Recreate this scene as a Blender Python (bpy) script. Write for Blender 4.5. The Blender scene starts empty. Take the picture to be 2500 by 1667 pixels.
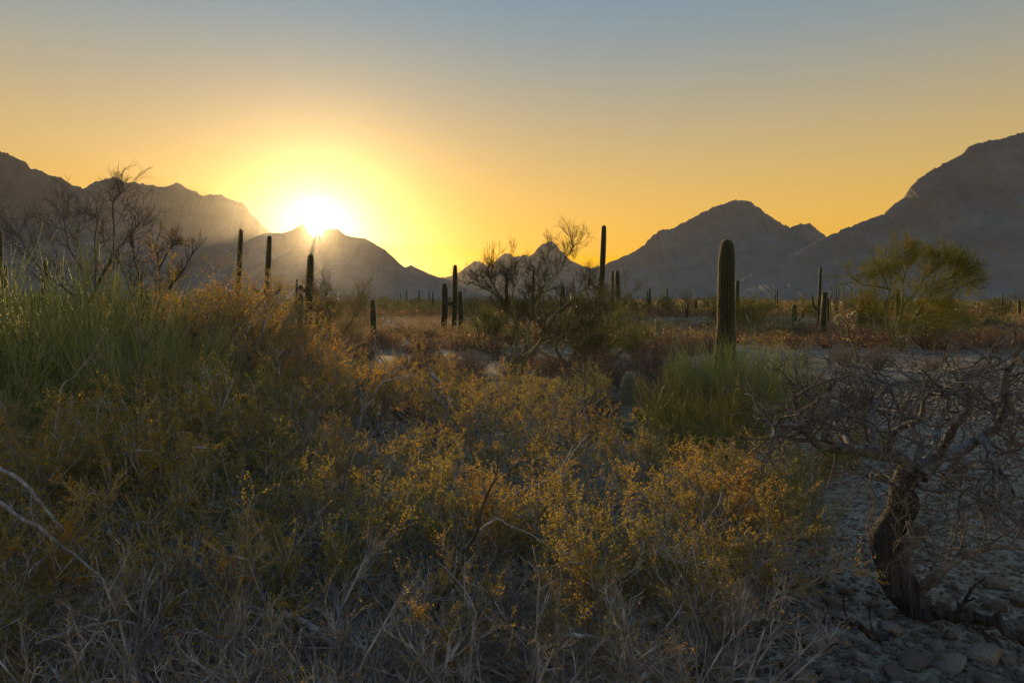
import bpy, math, random
import numpy as np
from mathutils import noise as mnoise, Vector

# ------------------------------------------------------------------ camera, world, sun, exposure
scene = bpy.context.scene
COL = scene.collection
FPX, U0, V0, EYE = 1666.7, 1250.0, 735.0, 2.2      # focal length (photo pixels), principal column, horizon row, eye height
cam_data = bpy.data.cameras.new('camera')
cam_data.sensor_width = 36.0
cam_data.lens = 24.0
cam_data.shift_y = -(833.5 - V0) / 2500.0
cam_data.clip_start = 0.05
cam_data.clip_end = 30000.0
cam = bpy.data.objects.new('camera', cam_data)
cam.location = (0, 0, EYE)
cam.rotation_euler = (math.radians(90), 0, 0)
COL.objects.link(cam)
scene.camera = cam

SUN_AZ = math.radians(-15.9)        # left of straight ahead (+Y)
SUN_EL = math.radians(6.0)
SUN_DIR = Vector((math.sin(SUN_AZ) * math.cos(SUN_EL), math.cos(SUN_AZ) * math.cos(SUN_EL), math.sin(SUN_EL)))

world = bpy.data.worlds.new('World')
scene.world = world
world.use_nodes = True
wn, wl = world.node_tree.nodes, world.node_tree.links
wn.clear()
w_out = wn.new('ShaderNodeOutputWorld')
w_bg = wn.new('ShaderNodeBackground')
w_bg.inputs['Strength'].default_value = 0.068
w_sky = wn.new('ShaderNodeTexSky')
w_sky.sky_type = 'NISHITA'
w_sky.sun_disc = False
w_sky.sun_elevation = SUN_EL
w_sky.sun_rotation = SUN_AZ
w_sky.altitude = 500.0
w_sky.air_density = 2.5
w_sky.dust_density = 1.0
w_sky.ozone_density = 1.0
def w_mix(blend, fac, a, b):
    n = wn.new('ShaderNodeMix'); n.data_type = 'RGBA'; n.blend_type = blend
    for k, x in ((0, fac), (6, a), (7, b)):
        if isinstance(x, (int, float, tuple)): n.inputs[k].default_value = x
        else: wl.new(x, n.inputs[k])
    return n.outputs[2]

w_gam = wn.new('ShaderNodeGamma')                       # the sky's range eased, as the photograph's is
w_gam.inputs[1].default_value = 0.27
wl.new(w_sky.outputs[0], w_gam.inputs[0])
w_tc = wn.new('ShaderNodeTexCoord')
w_sep = wn.new('ShaderNodeSeparateXYZ')
wl.new(w_tc.outputs['Generated'], w_sep.inputs[0])
w_map = wn.new('ShaderNodeMapRange')                    # warm horizon to cool zenith, the same all round
w_map.interpolation_type = 'SMOOTHSTEP'
w_map.inputs['From Min'].default_value = 0.02
w_map.inputs['From Max'].default_value = 0.48
wl.new(w_sep.outputs['Z'], w_map.inputs['Value'])
w_tint = w_mix('MIX', w_map.outputs[0], (1.98, 1.28, 0.32, 1), (0.47, 0.79, 1.20, 1))
w_base = w_mix('MULTIPLY', 1.0, w_gam.outputs[0], w_tint)
w_dot = wn.new('ShaderNodeVectorMath'); w_dot.operation = 'DOT_PRODUCT'
w_dot.inputs[1].default_value = tuple(SUN_DIR)
wl.new(w_tc.outputs['Generated'], w_dot.inputs[0])
w_pow = wn.new('ShaderNodeMath'); w_pow.operation = 'POWER'    # the sun's aureole
w_pow.inputs[1].default_value = 1300.0
wl.new(w_dot.outputs['Value'], w_pow.inputs[0])
w_aur = w_mix('MIX', w_pow.outputs[0], (0, 0, 0, 1), (3.0, 2.6, 2.0, 1))
wl.new(w_mix('ADD', 1.0, w_base, w_aur), w_bg.inputs['Color'])
wl.new(w_bg.outputs[0], w_out.inputs['Surface'])

sun_data = bpy.data.lights.new('sun', 'SUN')
sun_data.energy = 1.15
sun_data.angle = math.radians(0.15)
sun_data.color = (1.0, 0.66, 0.28)
sun = bpy.data.objects.new('sun', sun_data)
sun.rotation_euler = SUN_DIR.to_track_quat('Z', 'Y').to_euler()
sun.location = (-60, 200, 60)
COL.objects.link(sun)

scene.view_settings.view_transform = 'Standard'
scene.view_settings.look = 'None'
scene.view_settings.exposure = 2.1
scene.view_settings.gamma = 1.0
scene.view_settings.use_curve_mapping = False
scene.cycles.max_bounces = 10
scene.cycles.diffuse_bounces = 7
scene.cycles.glossy_bounces = 2
scene.cycles.transmission_bounces = 7
scene.cycles.volume_bounces = 0
scene.cycles.use_denoising = True
scene.cycles.sample_clamp_indirect = 4.0

# ------------------------------------------------------------------ helpers
RNG = np.random.default_rng(11)

def at(u, v, Y):
    """photo pixel at depth Y -> world point"""
    return np.array(((u - U0) / FPX * Y, Y, EYE - (v - V0) / FPX * Y))

def fbm(x, y, scale, octaves=4, seed=0.0):
    return mnoise.fractal(Vector((x / scale + seed, y / scale - seed, seed * 1.7)), 1.0, 2.0, octaves)

def ground(x, y):
    """terrain height (arrays welcome)"""
    x = np.asarray(x, float); y = np.asarray(y, float)
    d = np.sqrt(x * x + y * y)
    near = 0.07 * np.sin(0.55 * x + 0.9) * np.sin(0.43 * y + 0.3) + 0.035 * np.sin(1.1 * x - 0.8 * y + 2.0)
    near *= np.clip(d / 8.0, 0.25, 1.0)
    far = 0.35 * np.sin(0.06 * x + 1.0) * np.sin(0.045 * y + 2.2) * np.clip((d - 18) / 60, 0, 1)
    return near + far

def new_mesh(name, verts, faces, mat=None, smooth=False, tint=None, counts=None):
    """verts (N,3); faces (M,k) array, or flat loop indices with per-face counts"""
    verts = np.ascontiguousarray(verts, dtype=np.float32)
    me = bpy.data.meshes.new(name)
    me.vertices.add(len(verts))
    me.vertices.foreach_set('co', verts.ravel())
    if counts is None:
        faces = np.asarray(faces, dtype=np.int32)
        counts = np.full(len(faces), faces.shape[1], dtype=np.int32)
        flat = faces.ravel()
    else:
        flat = np.asarray(faces, dtype=np.int32)
        counts = np.asarray(counts, dtype=np.int32)
    me.loops.add(len(flat))
    me.loops.foreach_set('vertex_index', flat)
    me.polygons.add(len(counts))
    starts = np.concatenate(([0], np.cumsum(counts)[:-1])).astype(np.int32)
    me.polygons.foreach_set('loop_start', starts)
    if smooth:
        me.polygons.foreach_set('use_smooth', np.ones(len(counts), dtype=bool))
    me.update(calc_edges=True)
    if tint is not None:
        a = me.attributes.new('tint', 'FLOAT', 'FACE')
        a.data.foreach_set('value', np.asarray(tint, dtype=np.float32))
    if mat is not None:
        me.materials.append(mat)
    return me

class Geo:
    """collects quads / triangles, builds one mesh"""
    def __init__(self):
        self.v, self.f, self.c, self.t, self.n = [], [], [], [], 0
    def add(self, verts, faces, tint=None):
        verts = np.asarray(verts, dtype=np.float32).reshape(-1, 3)
        faces = np.asarray(faces, dtype=np.int64)
        if len(faces) == 0:
            return
        self.v.append(verts)
        self.f.append((faces + self.n).ravel())
        self.c.append(np.full(len(faces), faces.shape[1]))
        if tint is None:
            tint = np.zeros(len(faces))
        elif np.isscalar(tint):
            tint = np.full(len(faces), tint)
        self.t.append(np.asarray(tint))
        self.n += len(verts)
    def mesh(self, name, mat, smooth=False):
        return new_mesh(name, np.concatenate(self.v), np.concatenate(self.f), mat, smooth,
                        np.concatenate(self.t), np.concatenate(self.c))
    def tris(self):
        return sum(int((c - 2).sum()) for c in self.c)

def put(name, mesh, parent=None, loc=None, rz=0.0, scale=None):
    o = bpy.data.objects.new(name, mesh)
    COL.objects.link(o)
    if parent is not None:
        o.parent = parent
    if loc is not None:
        o.location = loc
    o.rotation_euler = (0, 0, rz)
    if scale is not None:
        o.scale = (scale,) * 3 if np.isscalar(scale) else scale
    return o

def tag(o, label=None, category=None, group=None, kind=None):
    if label: o['label'] = label
    if category: o['category'] = category
    if group: o['group'] = group
    if kind: o['kind'] = kind
    return o

def norm(a):
    return a / np.maximum(np.linalg.norm(a, axis=-1, keepdims=True), 1e-9)

def tubes(geo, pts, rad, sides=4, tint=None, rough=None):
    """pts (M,n,3), rad (M,n): M tubes swept as quads"""
    pts = np.asarray(pts, float); rad = np.asarray(rad, float)
    M, n, _ = pts.shape
    tan = np.empty_like(pts)
    tan[:, 1:-1] = pts[:, 2:] - pts[:, :-2]
    tan[:, 0] = pts[:, 1] - pts[:, 0]
    tan[:, -1] = pts[:, -1] - pts[:, -2]
    tan = norm(tan)
    mean = norm(pts[:, -1] - pts[:, 0])
    ref = np.where(np.abs(mean[:, 2:3]) > 0.8, np.array([[1.0, 0.13, 0]]), np.array([[0.1, 0.05, 1.0]]))
    ref = np.repeat(ref[:, None, :], n, 1)
    a = norm(np.cross(tan, ref)); b = np.cross(tan, a)
    ang = np.arange(sides) * 2 * np.pi / sides
    ring = a[:, :, None, :] * np.cos(ang)[None, None, :, None] + b[:, :, None, :] * np.sin(ang)[None, None, :, None]
    R3 = np.repeat(rad[:, :, None], sides, 2)
    if rough:                                               # fluted, twisted, knobbly wood
        k = np.arange(n)[None, :, None]; th = ang[None, None, :]; ph = np.arange(M)[:, None, None] * 2.4
        R3 = R3 * (1 + rough * (0.55 * np.sin(3 * th + 0.30 * k + ph) + 0.40 * np.sin(5 * th - 0.22 * k + 2 * ph) + 0.20 * np.sin(0.5 * k + 2 * th + ph)) + RNG.normal(0, rough * 0.22, R3.shape))
    V = pts[:, :, None, :] + ring * R3[..., None]
    idx = np.arange(M * n * sides).reshape(M, n, sides)
    q = np.stack([idx[:, :-1], np.roll(idx, -1, 2)[:, :-1], np.roll(idx, -1, 2)[:, 1:], idx[:, 1:]], -1)
    F = q.reshape(-1, 4)
    T = None
    if tint is not None:
        T = np.repeat(np.broadcast_to(tint, (M,)), (n - 1) * sides)
    geo.add(V.reshape(-1, 3), F, T)

def grow(start, dirs, length, n, wobble=0.15, lift=0.0, rng=RNG):
    """grow M wandering polylines"""
    M = len(start)
    pts = np.empty((M, n, 3)); pts[:, 0] = start
    d = norm(np.asarray(dirs, float))
    step = (np.asarray(length, float) / (n - 1))[:, None]
    lift = np.asarray(lift, float)
    lv = np.zeros((M, 3)); lv[:, 2] = lift
    for i in range(1, n):
        d = norm(d + rng.normal(0, wobble, (M, 3)) + lv)
        pts[:, i] = pts[:, i - 1] + d * step
    return pts

def sprout(pts, k, t0, t1, ang0, ang1, rng=RNG):
    """k child starts on each polyline: returns start, direction, parent index, parameter"""
    M, n, _ = pts.shape
    par = np.repeat(np.arange(M), k)
    t = rng.uniform(t0, t1, M * k)
    f = t * (n - 1); i = np.minimum(f.astype(int), n - 2); w = (f - i)[:, None]
    A, B = pts[par, i], pts[par, i + 1]
    s = A * (1 - w) + B * w
    d = norm(B - A)
    side = norm(np.cross(d, rng.normal(0, 1, d.shape)))
    a = rng.uniform(ang0, ang1, M * k)[:, None]
    return s, d * np.cos(a) + side * np.sin(a), par, t

def taper(M, n, r0, r1, power=1.0):
    k = np.linspace(0, 1, n) ** power
    r0 = np.broadcast_to(r0, (M,))[:, None]; r1 = np.broadcast_to(r1, (M,))[:, None]
    return r0 * (1 - k) + r1 * k

def leaves(geo, centre, size, rng=RNG, tint=None, aspect=0.55, up=0.0):
    """small rhombic leaves folded a little, random facing"""
    M = len(centre)
    a = rng.normal(0, 1, (M, 3)); a[:, 2] += up; a = norm(a)
    b = norm(np.cross(a, rng.normal(0, 1, (M, 3))))
    s = (np.asarray(size) * rng.uniform(0.65, 1.3, M))[:, None]
    V = np.stack([centre - a * s * 0.5, centre + b * s * 0.5 * aspect, centre + a * s * 0.5, centre - b * s * 0.5 * aspect], 1)
    F = np.arange(M * 4).reshape(M, 4)
    geo.add(V.reshape(-1, 3), F, tint if tint is not None else rng.uniform(0, 1, M))

def along(pts, count, rng=RNG, jitter=0.0, t0=0.0, t1=1.0):
    """random points on a family of polylines"""
    M, n, _ = pts.shape
    i = rng.integers(0, M, count); f = rng.uniform(t0, t1, count) * (n - 1)
    j = np.minimum(f.astype(int), n - 2); w = (f - j)[:, None]
    p = pts[i, j] * (1 - w) + pts[i, j + 1] * w
    return p + rng.normal(0, jitter, p.shape) if jitter else p

def spline(points, n):
    """Catmull-Rom through points -> n samples"""
    p = np.asarray(points, float)
    p = np.vstack([2 * p[0] - p[1], p, 2 * p[-1] - p[-2]])
    m = len(p) - 3
    out = []
    for t in np.linspace(0, m - 1e-6, n):
        i = int(t); u = t - i
        a, b, c, d = p[i], p[i + 1], p[i + 2], p[i + 3]
        out.append(0.5 * (2 * b + (c - a) * u + (2 * a - 5 * b + 4 * c - d) * u * u + (3 * b - a - 3 * c + d) * u ** 3))
    return np.array(out)

# ------------------------------------------------------------------ materials
def material(name):
    m = bpy.data.materials.new(name)
    m.use_nodes = True
    nt = m.node_tree
    nt.nodes.clear()
    out = nt.nodes.new('ShaderNodeOutputMaterial')
    bs = nt.nodes.new('ShaderNodeBsdfPrincipled')
    nt.links.new(bs.outputs[0], out.inputs['Surface'])
    bs.inputs['Roughness'].default_value = 0.8
    bs.inputs['Specular IOR Level'].default_value = 0.25
    return m, nt, bs, out

def ramp(nt, fac, stops):
    r = nt.nodes.new('ShaderNodeValToRGB')
    e = r.color_ramp.elements
    while len(e) < len(stops):
        e.new(0.5)
    for i, (p, c) in enumerate(stops):
        e[i].position = p
        e[i].color = (*c, 1)
    nt.links.new(fac, r.inputs['Fac'])
    return r.outputs['Color']

def noise_tex(nt, scale, detail=4.0, coord='Object', rough=0.55, stretch=None):
    tc = nt.nodes.new('ShaderNodeTexCoord')
    n = nt.nodes.new('ShaderNodeTexNoise')
    n.inputs['Scale'].default_value = scale
    n.inputs['Detail'].default_value = detail
    n.inputs['Roughness'].default_value = rough
    src = tc.outputs[coord]
    if stretch:
        mp = nt.nodes.new('ShaderNodeMapping')
        mp.inputs['Scale'].default_value = stretch
        nt.links.new(src, mp.inputs['Vector']); src = mp.outputs['Vector']
    nt.links.new(src, n.inputs['Vector'])
    return n.outputs['Fac']

def math_node(nt, op, a, b):
    m = nt.nodes.new('ShaderNodeMath'); m.operation = op
    for k, x in enumerate((a, b)):
        if isinstance(x, (int, float)): m.inputs[k].default_value = x
        else: nt.links.new(x, m.inputs[k])
    return m.outputs[0]

def add_bump(nt, bs, height, strength, distance):
    b = nt.nodes.new('ShaderNodeBump')
    b.inputs['Strength'].default_value = strength
    b.inputs['Distance'].default_value = distance
    nt.links.new(height, b.inputs['Height'])
    nt.links.new(b.outputs['Normal'], bs.inputs['Normal'])

def leaf_material(name, stops, translucency=0.4, vary=0.5, clump=2.0, rough=0.55):
    """per-leaf tint, soft clumps and a per-plant shift; light passes through"""
    m, nt, bs, out = material(name)
    at_ = nt.nodes.new('ShaderNodeAttribute'); at_.attribute_name = 'tint'
    oi = nt.nodes.new('ShaderNodeObjectInfo')
    nz = noise_tex(nt, clump, 2.0, 'Object')
    f = math_node(nt, 'MULTIPLY', at_.outputs['Fac'], vary)
    f = math_node(nt, 'ADD', f, math_node(nt, 'MULTIPLY', math_node(nt, 'SUBTRACT', nz, 0.5), 1.3))
    f = math_node(nt, 'ADD', f, math_node(nt, 'MULTIPLY', oi.outputs['Random'], 0.35))
    f = math_node(nt, 'ADD', f, (1 - vary - 0.35) * 0.5)
    c = ramp(nt, f, stops)
    nt.links.new(c, bs.inputs['Base Color'])
    bs.inputs['Roughness'].default_value = rough
    tr = nt.nodes.new('ShaderNodeBsdfTranslucent')
    nt.links.new(c, tr.inputs['Color'])
    mx = nt.nodes.new('ShaderNodeMixShader')
    mx.inputs['Fac'].default_value = translucency
    nt.links.new(bs.outputs[0], mx.inputs[1]); nt.links.new(tr.outputs[0], mx.inputs[2])
    nt.links.new(mx.outputs[0], out.inputs['Surface'])
    return m

def bark_material(name, stops, scale=14.0, stretch=(1, 1, 0.25), bump=0.5, dist=0.01, rough=0.85):
    m, nt, bs, out = material(name)
    nz = noise_tex(nt, scale, 6.0, 'Object', 0.65, stretch)
    nt.links.new(ramp(nt, nz, stops), bs.inputs['Base Color'])
    bs.inputs['Roughness'].default_value = rough
    if bump: add_bump(nt, bs, nz, bump, dist)
    return m

# ------------------------------------------------------------------ ground
def ground_material():
    m, nt, bs, out = material('desert_gravel')
    tc = nt.nodes.new('ShaderNodeTexCoord')
    big = noise_tex(nt, 0.22, 6.0, 'Object', 0.7)
    fine = noise_tex(nt, 9.0, 6.0)
    vo = nt.nodes.new('ShaderNodeTexVoronoi'); vo.inputs['Scale'].default_value = 16.0
    nt.links.new(tc.outputs['Object'], vo.inputs['Vector'])
    vo2 = nt.nodes.new('ShaderNodeTexVoronoi'); vo2.inputs['Scale'].default_value = 45.0
    nt.links.new(tc.outputs['Object'], vo2.inputs['Vector'])
    f = math_node(nt, 'ADD', math_node(nt, 'MULTIPLY', big, 0.45), math_node(nt, 'MULTIPLY', fine, 0.30))
    sep = nt.nodes.new('ShaderNodeSeparateColor'); nt.links.new(vo.outputs['Color'], sep.inputs[0])
    f = math_node(nt, 'ADD', f, math_node(nt, 'MULTIPLY', sep.outputs[0], 0.25))
    c = ramp(nt, f, [(0.22, (0.113, 0.0863, 0.0635)), (0.45, (0.211, 0.174, 0.135)), (0.62, (0.318, 0.28, 0.241)), (0.8, (0.484, 0.454, 0.415))])
    nt.links.new(c, bs.inputs['Base Color'])
    bs.inputs['Roughness'].default_value = 0.95
    h = math_node(nt, 'ADD', math_node(nt, 'MULTIPLY', vo.outputs['Distance'], -1.0), math_node(nt, 'MULTIPLY', vo2.outputs['Distance'], -0.4))
    h = math_node(nt, 'ADD', h, fine)
    add_bump(nt, bs, h, 0.9, 0.03)
    return m

def build_ground():
    k = np.linspace(-1, 1, 361)
    xs = 6200 * np.sinh(7.0 * k) / np.sinh(7.0)
    k = np.linspace(0, 1, 420)
    ys = -120 + 6400 * np.sinh(6.4 * k) / np.sinh(6.4) + 60 * k * (1 - k)
    X, Y = np.meshgrid(xs, ys)
    Z = ground(X, Y)
    V = np.stack([X, Y, Z], -1).reshape(-1, 3)
    n = len(xs)
    idx = np.arange(V.shape[0]).reshape(len(ys), n)
    F = np.stack([idx[:-1, :-1], idx[:-1, 1:], idx[1:, 1:], idx[1:, :-1]], -1).reshape(-1, 4)
    o = put('ground', new_mesh('ground', V, F, ground_material(), True))
    tag(o, kind='structure')
build_ground()

# ------------------------------------------------------------------ mountains
def rock_material():
    m, nt, bs, out = material('mountain_rock')
    a = noise_tex(nt, 0.012, 8.0, 'Object', 0.6, (1, 1, 2.2))
    b = noise_tex(nt, 0.11, 6.0, 'Object', 0.7)
    f = math_node(nt, 'ADD', math_node(nt, 'MULTIPLY', a, 0.6), math_node(nt, 'MULTIPLY', b, 0.45))
    c = ramp(nt, f, [(0.30, (0.175, 0.145, 0.125)), (0.46, (0.215, 0.182, 0.157)), (0.60, (0.253, 0.215, 0.188)), (0.75, (0.30, 0.258, 0.228))])
    nt.links.new(c, bs.inputs['Base Color'])
    bs.inputs['Roughness'].default_value = 0.95
    add_bump(nt, bs, f, 0.25, 5.0)
    return m
ROCK = rock_material()

def mountain(profile, dist, label, front=2.6, cliff=0.35, seed=1.0, step=1.2, jag=1.0, fine=None):
    """a range whose crest follows `profile` (photo pixels) at ground distance `dist`: a function of u"""
    pu = np.array([p[0] for p in profile], float); pv = np.array([p[1] for p in profile], float)
    us = np.arange(pu[0], pu[-1] + step, step)
    if fine:                                                # needles added to split the sunlight need closer columns
        us = np.unique(np.concatenate([us, np.arange(fine[0], fine[1], 0.35)]))
    vs = np.interp(us, pu, pv)
    vlow = np.array([vs[np.abs(us - u) < 6].max() for u in us]) if fine else vs
    N = len(us)
    rows_f, rows_b = 54, 14
    V = np.zeros((rows_f + rows_b + 1, N, 3))
    for i in range(N):
        u, v = us[i], vs[i]
        Y = dist(u)
        x = (u - U0) / FPX * Y
        z = EYE - (v - V0) / FPX * Y
        px = Y / FPX                                        # metres per photo pixel at this distance
        z += jag * px * (2.2 * fbm(x, seed * 50, px * 14, 5, seed) + 2.6 * abs(fbm(x, seed * 90, px * 6, 3, seed + 3)) - 1.0)
        z = max(z, 4.0)
        zl = max(4.0, z - (vlow[i] - v) * px)
        L = front * z + 120
        for r in range(rows_f + 1):
            t = (r / rows_f) ** 1.25
            yy = Y - L * t
            xx = x * (1 - 0.10 * t)
            prof = (1 - t) ** 1.55 * (1 - cliff * math.exp(-((t - 0.18) / 0.12) ** 2) * min(1, t * 12) * 0.35)
            bell = min(1.0, t * 7) * (1 - t) ** 0.8
            g = fbm(xx, yy * 0.35, 95, 5, seed)              # gullies run down the slope
            g2 = fbm(xx, yy, 28, 4, seed + 7)
            k = min(1.0, t * 40) if fine else 0.0
            h = (z * (1 - k) + zl * k) * prof + bell * (z * 0.10 * (g - 0.35) + z * 0.028 * g2)
            h = min(h, z * (1 - 0.15 * t)) - 14 * t ** 6
            V[rows_f - r, i] = (xx, yy, h)
        for r in range(1, rows_b + 1):
            t = r / rows_b
            h = (zl if fine else z) * (1 - t) ** 1.3 + min(1, t * 4) * (1 - t) * z * 0.08 * (fbm(x, Y + 900 * t, 120, 4, seed) - 0.6) - 14 * t ** 6
            V[rows_f + r, i] = (x * (1 + 0.05 * t), Y + (1.6 * z + 100) * t, h)
    R = rows_f + rows_b + 1
    idx = np.arange(R * N).reshape(R, N)
    F = np.stack([idx[:-1, :-1], idx[:-1, 1:], idx[1:, 1:], idx[1:, :-1]], -1).reshape(-1, 4)
    o = put('mountain', new_mesh('mountain', V.reshape(-1, 3), F, ROCK, True))
    tag(o, label=label, kind='structure')
    return o

far_peaks = [(1020, 720), (1060, 690), (1078, 676), (1099, 675), (1120, 666), (1143, 648), (1158, 637.5), (1170, 636.7), (1179, 642), (1194, 649.5), (1209, 639), (1221, 625.7),
             (1230, 619), (1244.6, 619), (1256.5, 625.7), (1271, 624.8), (1292, 624), (1304, 618), (1313, 605), (1322, 596), (1337, 590), (1349, 590), (1361, 599),
             (1367, 609), (1378.6, 621), (1393.5, 634.6), (1414, 646.5), (1435, 652), (1470, 668), (1540, 700)]
mountain(far_peaks, lambda u: 2300, 'far double peak low between the ridges', seed=4.3, step=1.5, front=2.2)
left_range = [(-420, 400), (-300, 372), (-180, 352), (-90, 358), (0, 370), (18, 374), (40, 385), (65, 396), (72, 407), (94, 414), (119, 425), (137, 431), (155, 435.5), (177, 452), (186, 451), (195, 457),
              (202, 464.5), (213, 457), (231, 443), (249, 440), (252, 436.6), (255, 441), (258.4, 433), (282, 432), (303.6, 443), (332.5, 444.6), (369, 452.5), (408, 457), (419, 450),
              (434, 446), (448, 453.6), (463, 463), (484, 472), (495, 479), (510, 472), (524, 476), (542, 475), (556.6, 482.5), (585.5, 491.5), (600, 504), (614, 522),
              (632.5, 540), (650.5, 560), (668.6, 572), (700, 590), (760, 625), (840, 690)]
mountain(left_range, lambda u: 1300 + 0.95 * max(0.0, u + 100) if u < 560 else 1927 + 0.3 * (u - 560), 'long dark ridge with rounded rock knobs on its crest', seed=2.1, cliff=0.8, jag=1.6)
sun_ridge = [(430, 700), (500, 660), (560, 615), (610, 584), (640, 571), (658, 567), (688, 569), (703, 565), (718, 559), (730, 551), (737, 541), (743, 551), (749, 561), (757, 572), (762, 578), (767.5, 580), (769.2, 576), (770.9, 564.5), (772.1, 564), (773.2, 577), (774.5, 581), (777, 580), (778.4, 565), (779.5, 564.5), (781, 574), (783, 579), (787, 575), (790, 566),  # needles inside the notch are added, shaped to part the low sun into shafts
             (801, 558), (813, 558.5), (823.5, 558), (834, 566), (840, 572), (867, 580), (890.5, 581), (902, 587), (926, 602), (941, 611), (962, 629), (980, 647), (989, 652), (1003.5, 647),
             (1021, 656), (1045, 667.5), (1069, 676), (1110, 686), (1180, 705), (1260, 722)]
mountain(sun_ridge, lambda u: 1700, 'pointed ridge with a notch where the sun sets', seed=5.7, step=1.2, front=2.8, jag=0.4, fine=(735, 830))
right_mid = [(1400, 668), (1440, 656), (1474, 646.5), (1500.6, 634.6), (1530, 622.7), (1560, 606), (1573.5, 597), (1581, 587), (1605, 566), (1617, 560), (1634.5, 558.7), (1650, 552.7), (1701, 526), (1743, 505), (1770, 497.5),
             (1796, 486), (1828, 491), (1850, 505), (1871, 521), (1903, 542), (1929, 555), (1951, 547), (1977, 545), (1993, 558), (2016.5, 577), (2060, 600), (2130, 640), (2240, 700)]
mountain(right_mid, lambda u: 2000, 'broad peaked mountain across the plain', seed=8.2, jag=1.2)
right_big = [(1760, 705), (1830, 672), (1900, 640), (1960, 608), (2016, 579), (2062, 558), (2115, 537), (2158, 521), (2179, 500), (2206, 484), (2222, 457), (2243, 436), (2275, 414.5), (2317, 393), (2349, 377),
             (2365, 356), (2402, 345), (2445, 338), (2500, 322), (2580, 316), (2720, 330), (2850, 352), (3000, 390)]
mountain(right_big, lambda u: 1150, 'steep mountain shoulder with a stepped crest', seed=3.4, cliff=0.6, jag=1.4)

# ------------------------------------------------------------------ plant and stone materials
LEAF_CREOSOTE = leaf_material('creosote_leaf', [(0.0, (0.17, 0.19, 0.045)), (0.38, (0.33, 0.275, 0.045)), (0.68, (0.55, 0.33, 0.042)), (0.95, (0.68, 0.32, 0.042))], 0.6, 0.45, 1.6)
LEAF_BURSAGE = leaf_material('bursage_leaf', [(0.0, (0.115, 0.085, 0.058)), (0.4, (0.22, 0.140, 0.082)), (0.7, (0.33, 0.18, 0.085)), (1.0, (0.30, 0.22, 0.10))], 0.5, 0.45, 0.8)
LEAF_GREY = leaf_material('grey_brush', [(0.0, (0.122, 0.102, 0.0918)), (0.5, (0.265, 0.214, 0.184)), (1.0, (0.408, 0.317, 0.245))], 0.35, 0.5, 1.5)
LEAF_PALO = leaf_material('palo_verde_twig', [(0.0, (0.117, 0.14, 0.0467)), (0.45, (0.265, 0.279, 0.07)), (0.75, (0.435, 0.404, 0.0929)), (1.0, (0.591, 0.498, 0.124))], 0.6, 0.5, 0.7)
LEAF_PALO_DRY = leaf_material('dry_palo_verde_twig', [(0.0, (0.098, 0.0952, 0.0476)), (0.5, (0.224, 0.203, 0.0868)), (1.0, (0.378, 0.308, 0.126))], 0.4, 0.5, 0.9)
LEAF_PALO_DARK = leaf_material('leafless_palo_verde_silhouette', [(0.0, (0.045, 0.042, 0.026)), (0.5, (0.10, 0.09, 0.045)), (1.0, (0.17, 0.145, 0.07))], 0.25, 0.5, 0.9)  # darker copy of the dry twig: backlit silhouette put into the colour
STEM_GREEN = leaf_material('broom_stem', [(0.0, (0.29, 0.33, 0.17)), (0.5, (0.48, 0.52, 0.25)), (1.0, (0.62, 0.62, 0.28))], 0.55, 0.6, 1.1)
STEM_OLIVE = leaf_material('olive_broom_stem', [(0.0, (0.22, 0.21, 0.085)), (0.5, (0.40, 0.37, 0.13)), (1.0, (0.56, 0.49, 0.16))], 0.5, 0.6, 1.1)
TWIG_GREY = bark_material('grey_twig', [(0.3, (0.116, 0.103, 0.0983)), (0.5, (0.284, 0.259, 0.259)), (0.7, (0.621, 0.595, 0.608))], 9.0, (1, 1, 0.5), 0)
TWIG_BROWN = bark_material('brown_twig', [(0.3, (0.06, 0.053, 0.050)), (0.55, (0.14, 0.125, 0.12)), (0.75, (0.26, 0.24, 0.235))], 9.0, (1, 1, 0.5), 0)
TWIG_DARK = bark_material('dark_twig', [(0.3, (0.0312, 0.0247, 0.0208)), (0.55, (0.0715, 0.0585, 0.0494)), (0.75, (0.13, 0.111, 0.0975))], 9.0, (1, 1, 0.5), 0)
BARK_PALO = bark_material('palo_verde_bark', [(0.3, (0.112, 0.112, 0.0525)), (0.55, (0.255, 0.247, 0.128)), (0.75, (0.405, 0.375, 0.225))], 7.0, (1, 1, 0.4), 0.3)
BARK_DEAD = bark_material('weathered_dead_bark', [(0.30, (0.022, 0.020, 0.020)), (0.48, (0.060, 0.056, 0.056)), (0.64, (0.13, 0.125, 0.127)), (0.82, (0.27, 0.265, 0.275))], 40.0, (1, 1, 0.10), 1.0, 0.05)
LIMB_DEAD = bark_material('bleached_dead_limb', [(0.30, (0.055, 0.052, 0.053)), (0.48, (0.13, 0.127, 0.132)), (0.64, (0.26, 0.258, 0.27)), (0.82, (0.42, 0.42, 0.44))], 40.0, (0.4, 0.4, 0.4), 0.8, 0.02)
WOOD_GREY = bark_material('bleached_wood', [(0.3, (0.119, 0.112, 0.112)), (0.5, (0.266, 0.252, 0.259)), (0.75, (0.504, 0.49, 0.504))], 30.0, (1, 1, 0.12), 0.7, 0.01)
SPINE = leaf_material('cactus_spine', [(0.0, (0.357, 0.281, 0.187)), (1.0, (0.595, 0.51, 0.374))], 0.5, 0.6, 3.0)

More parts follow.
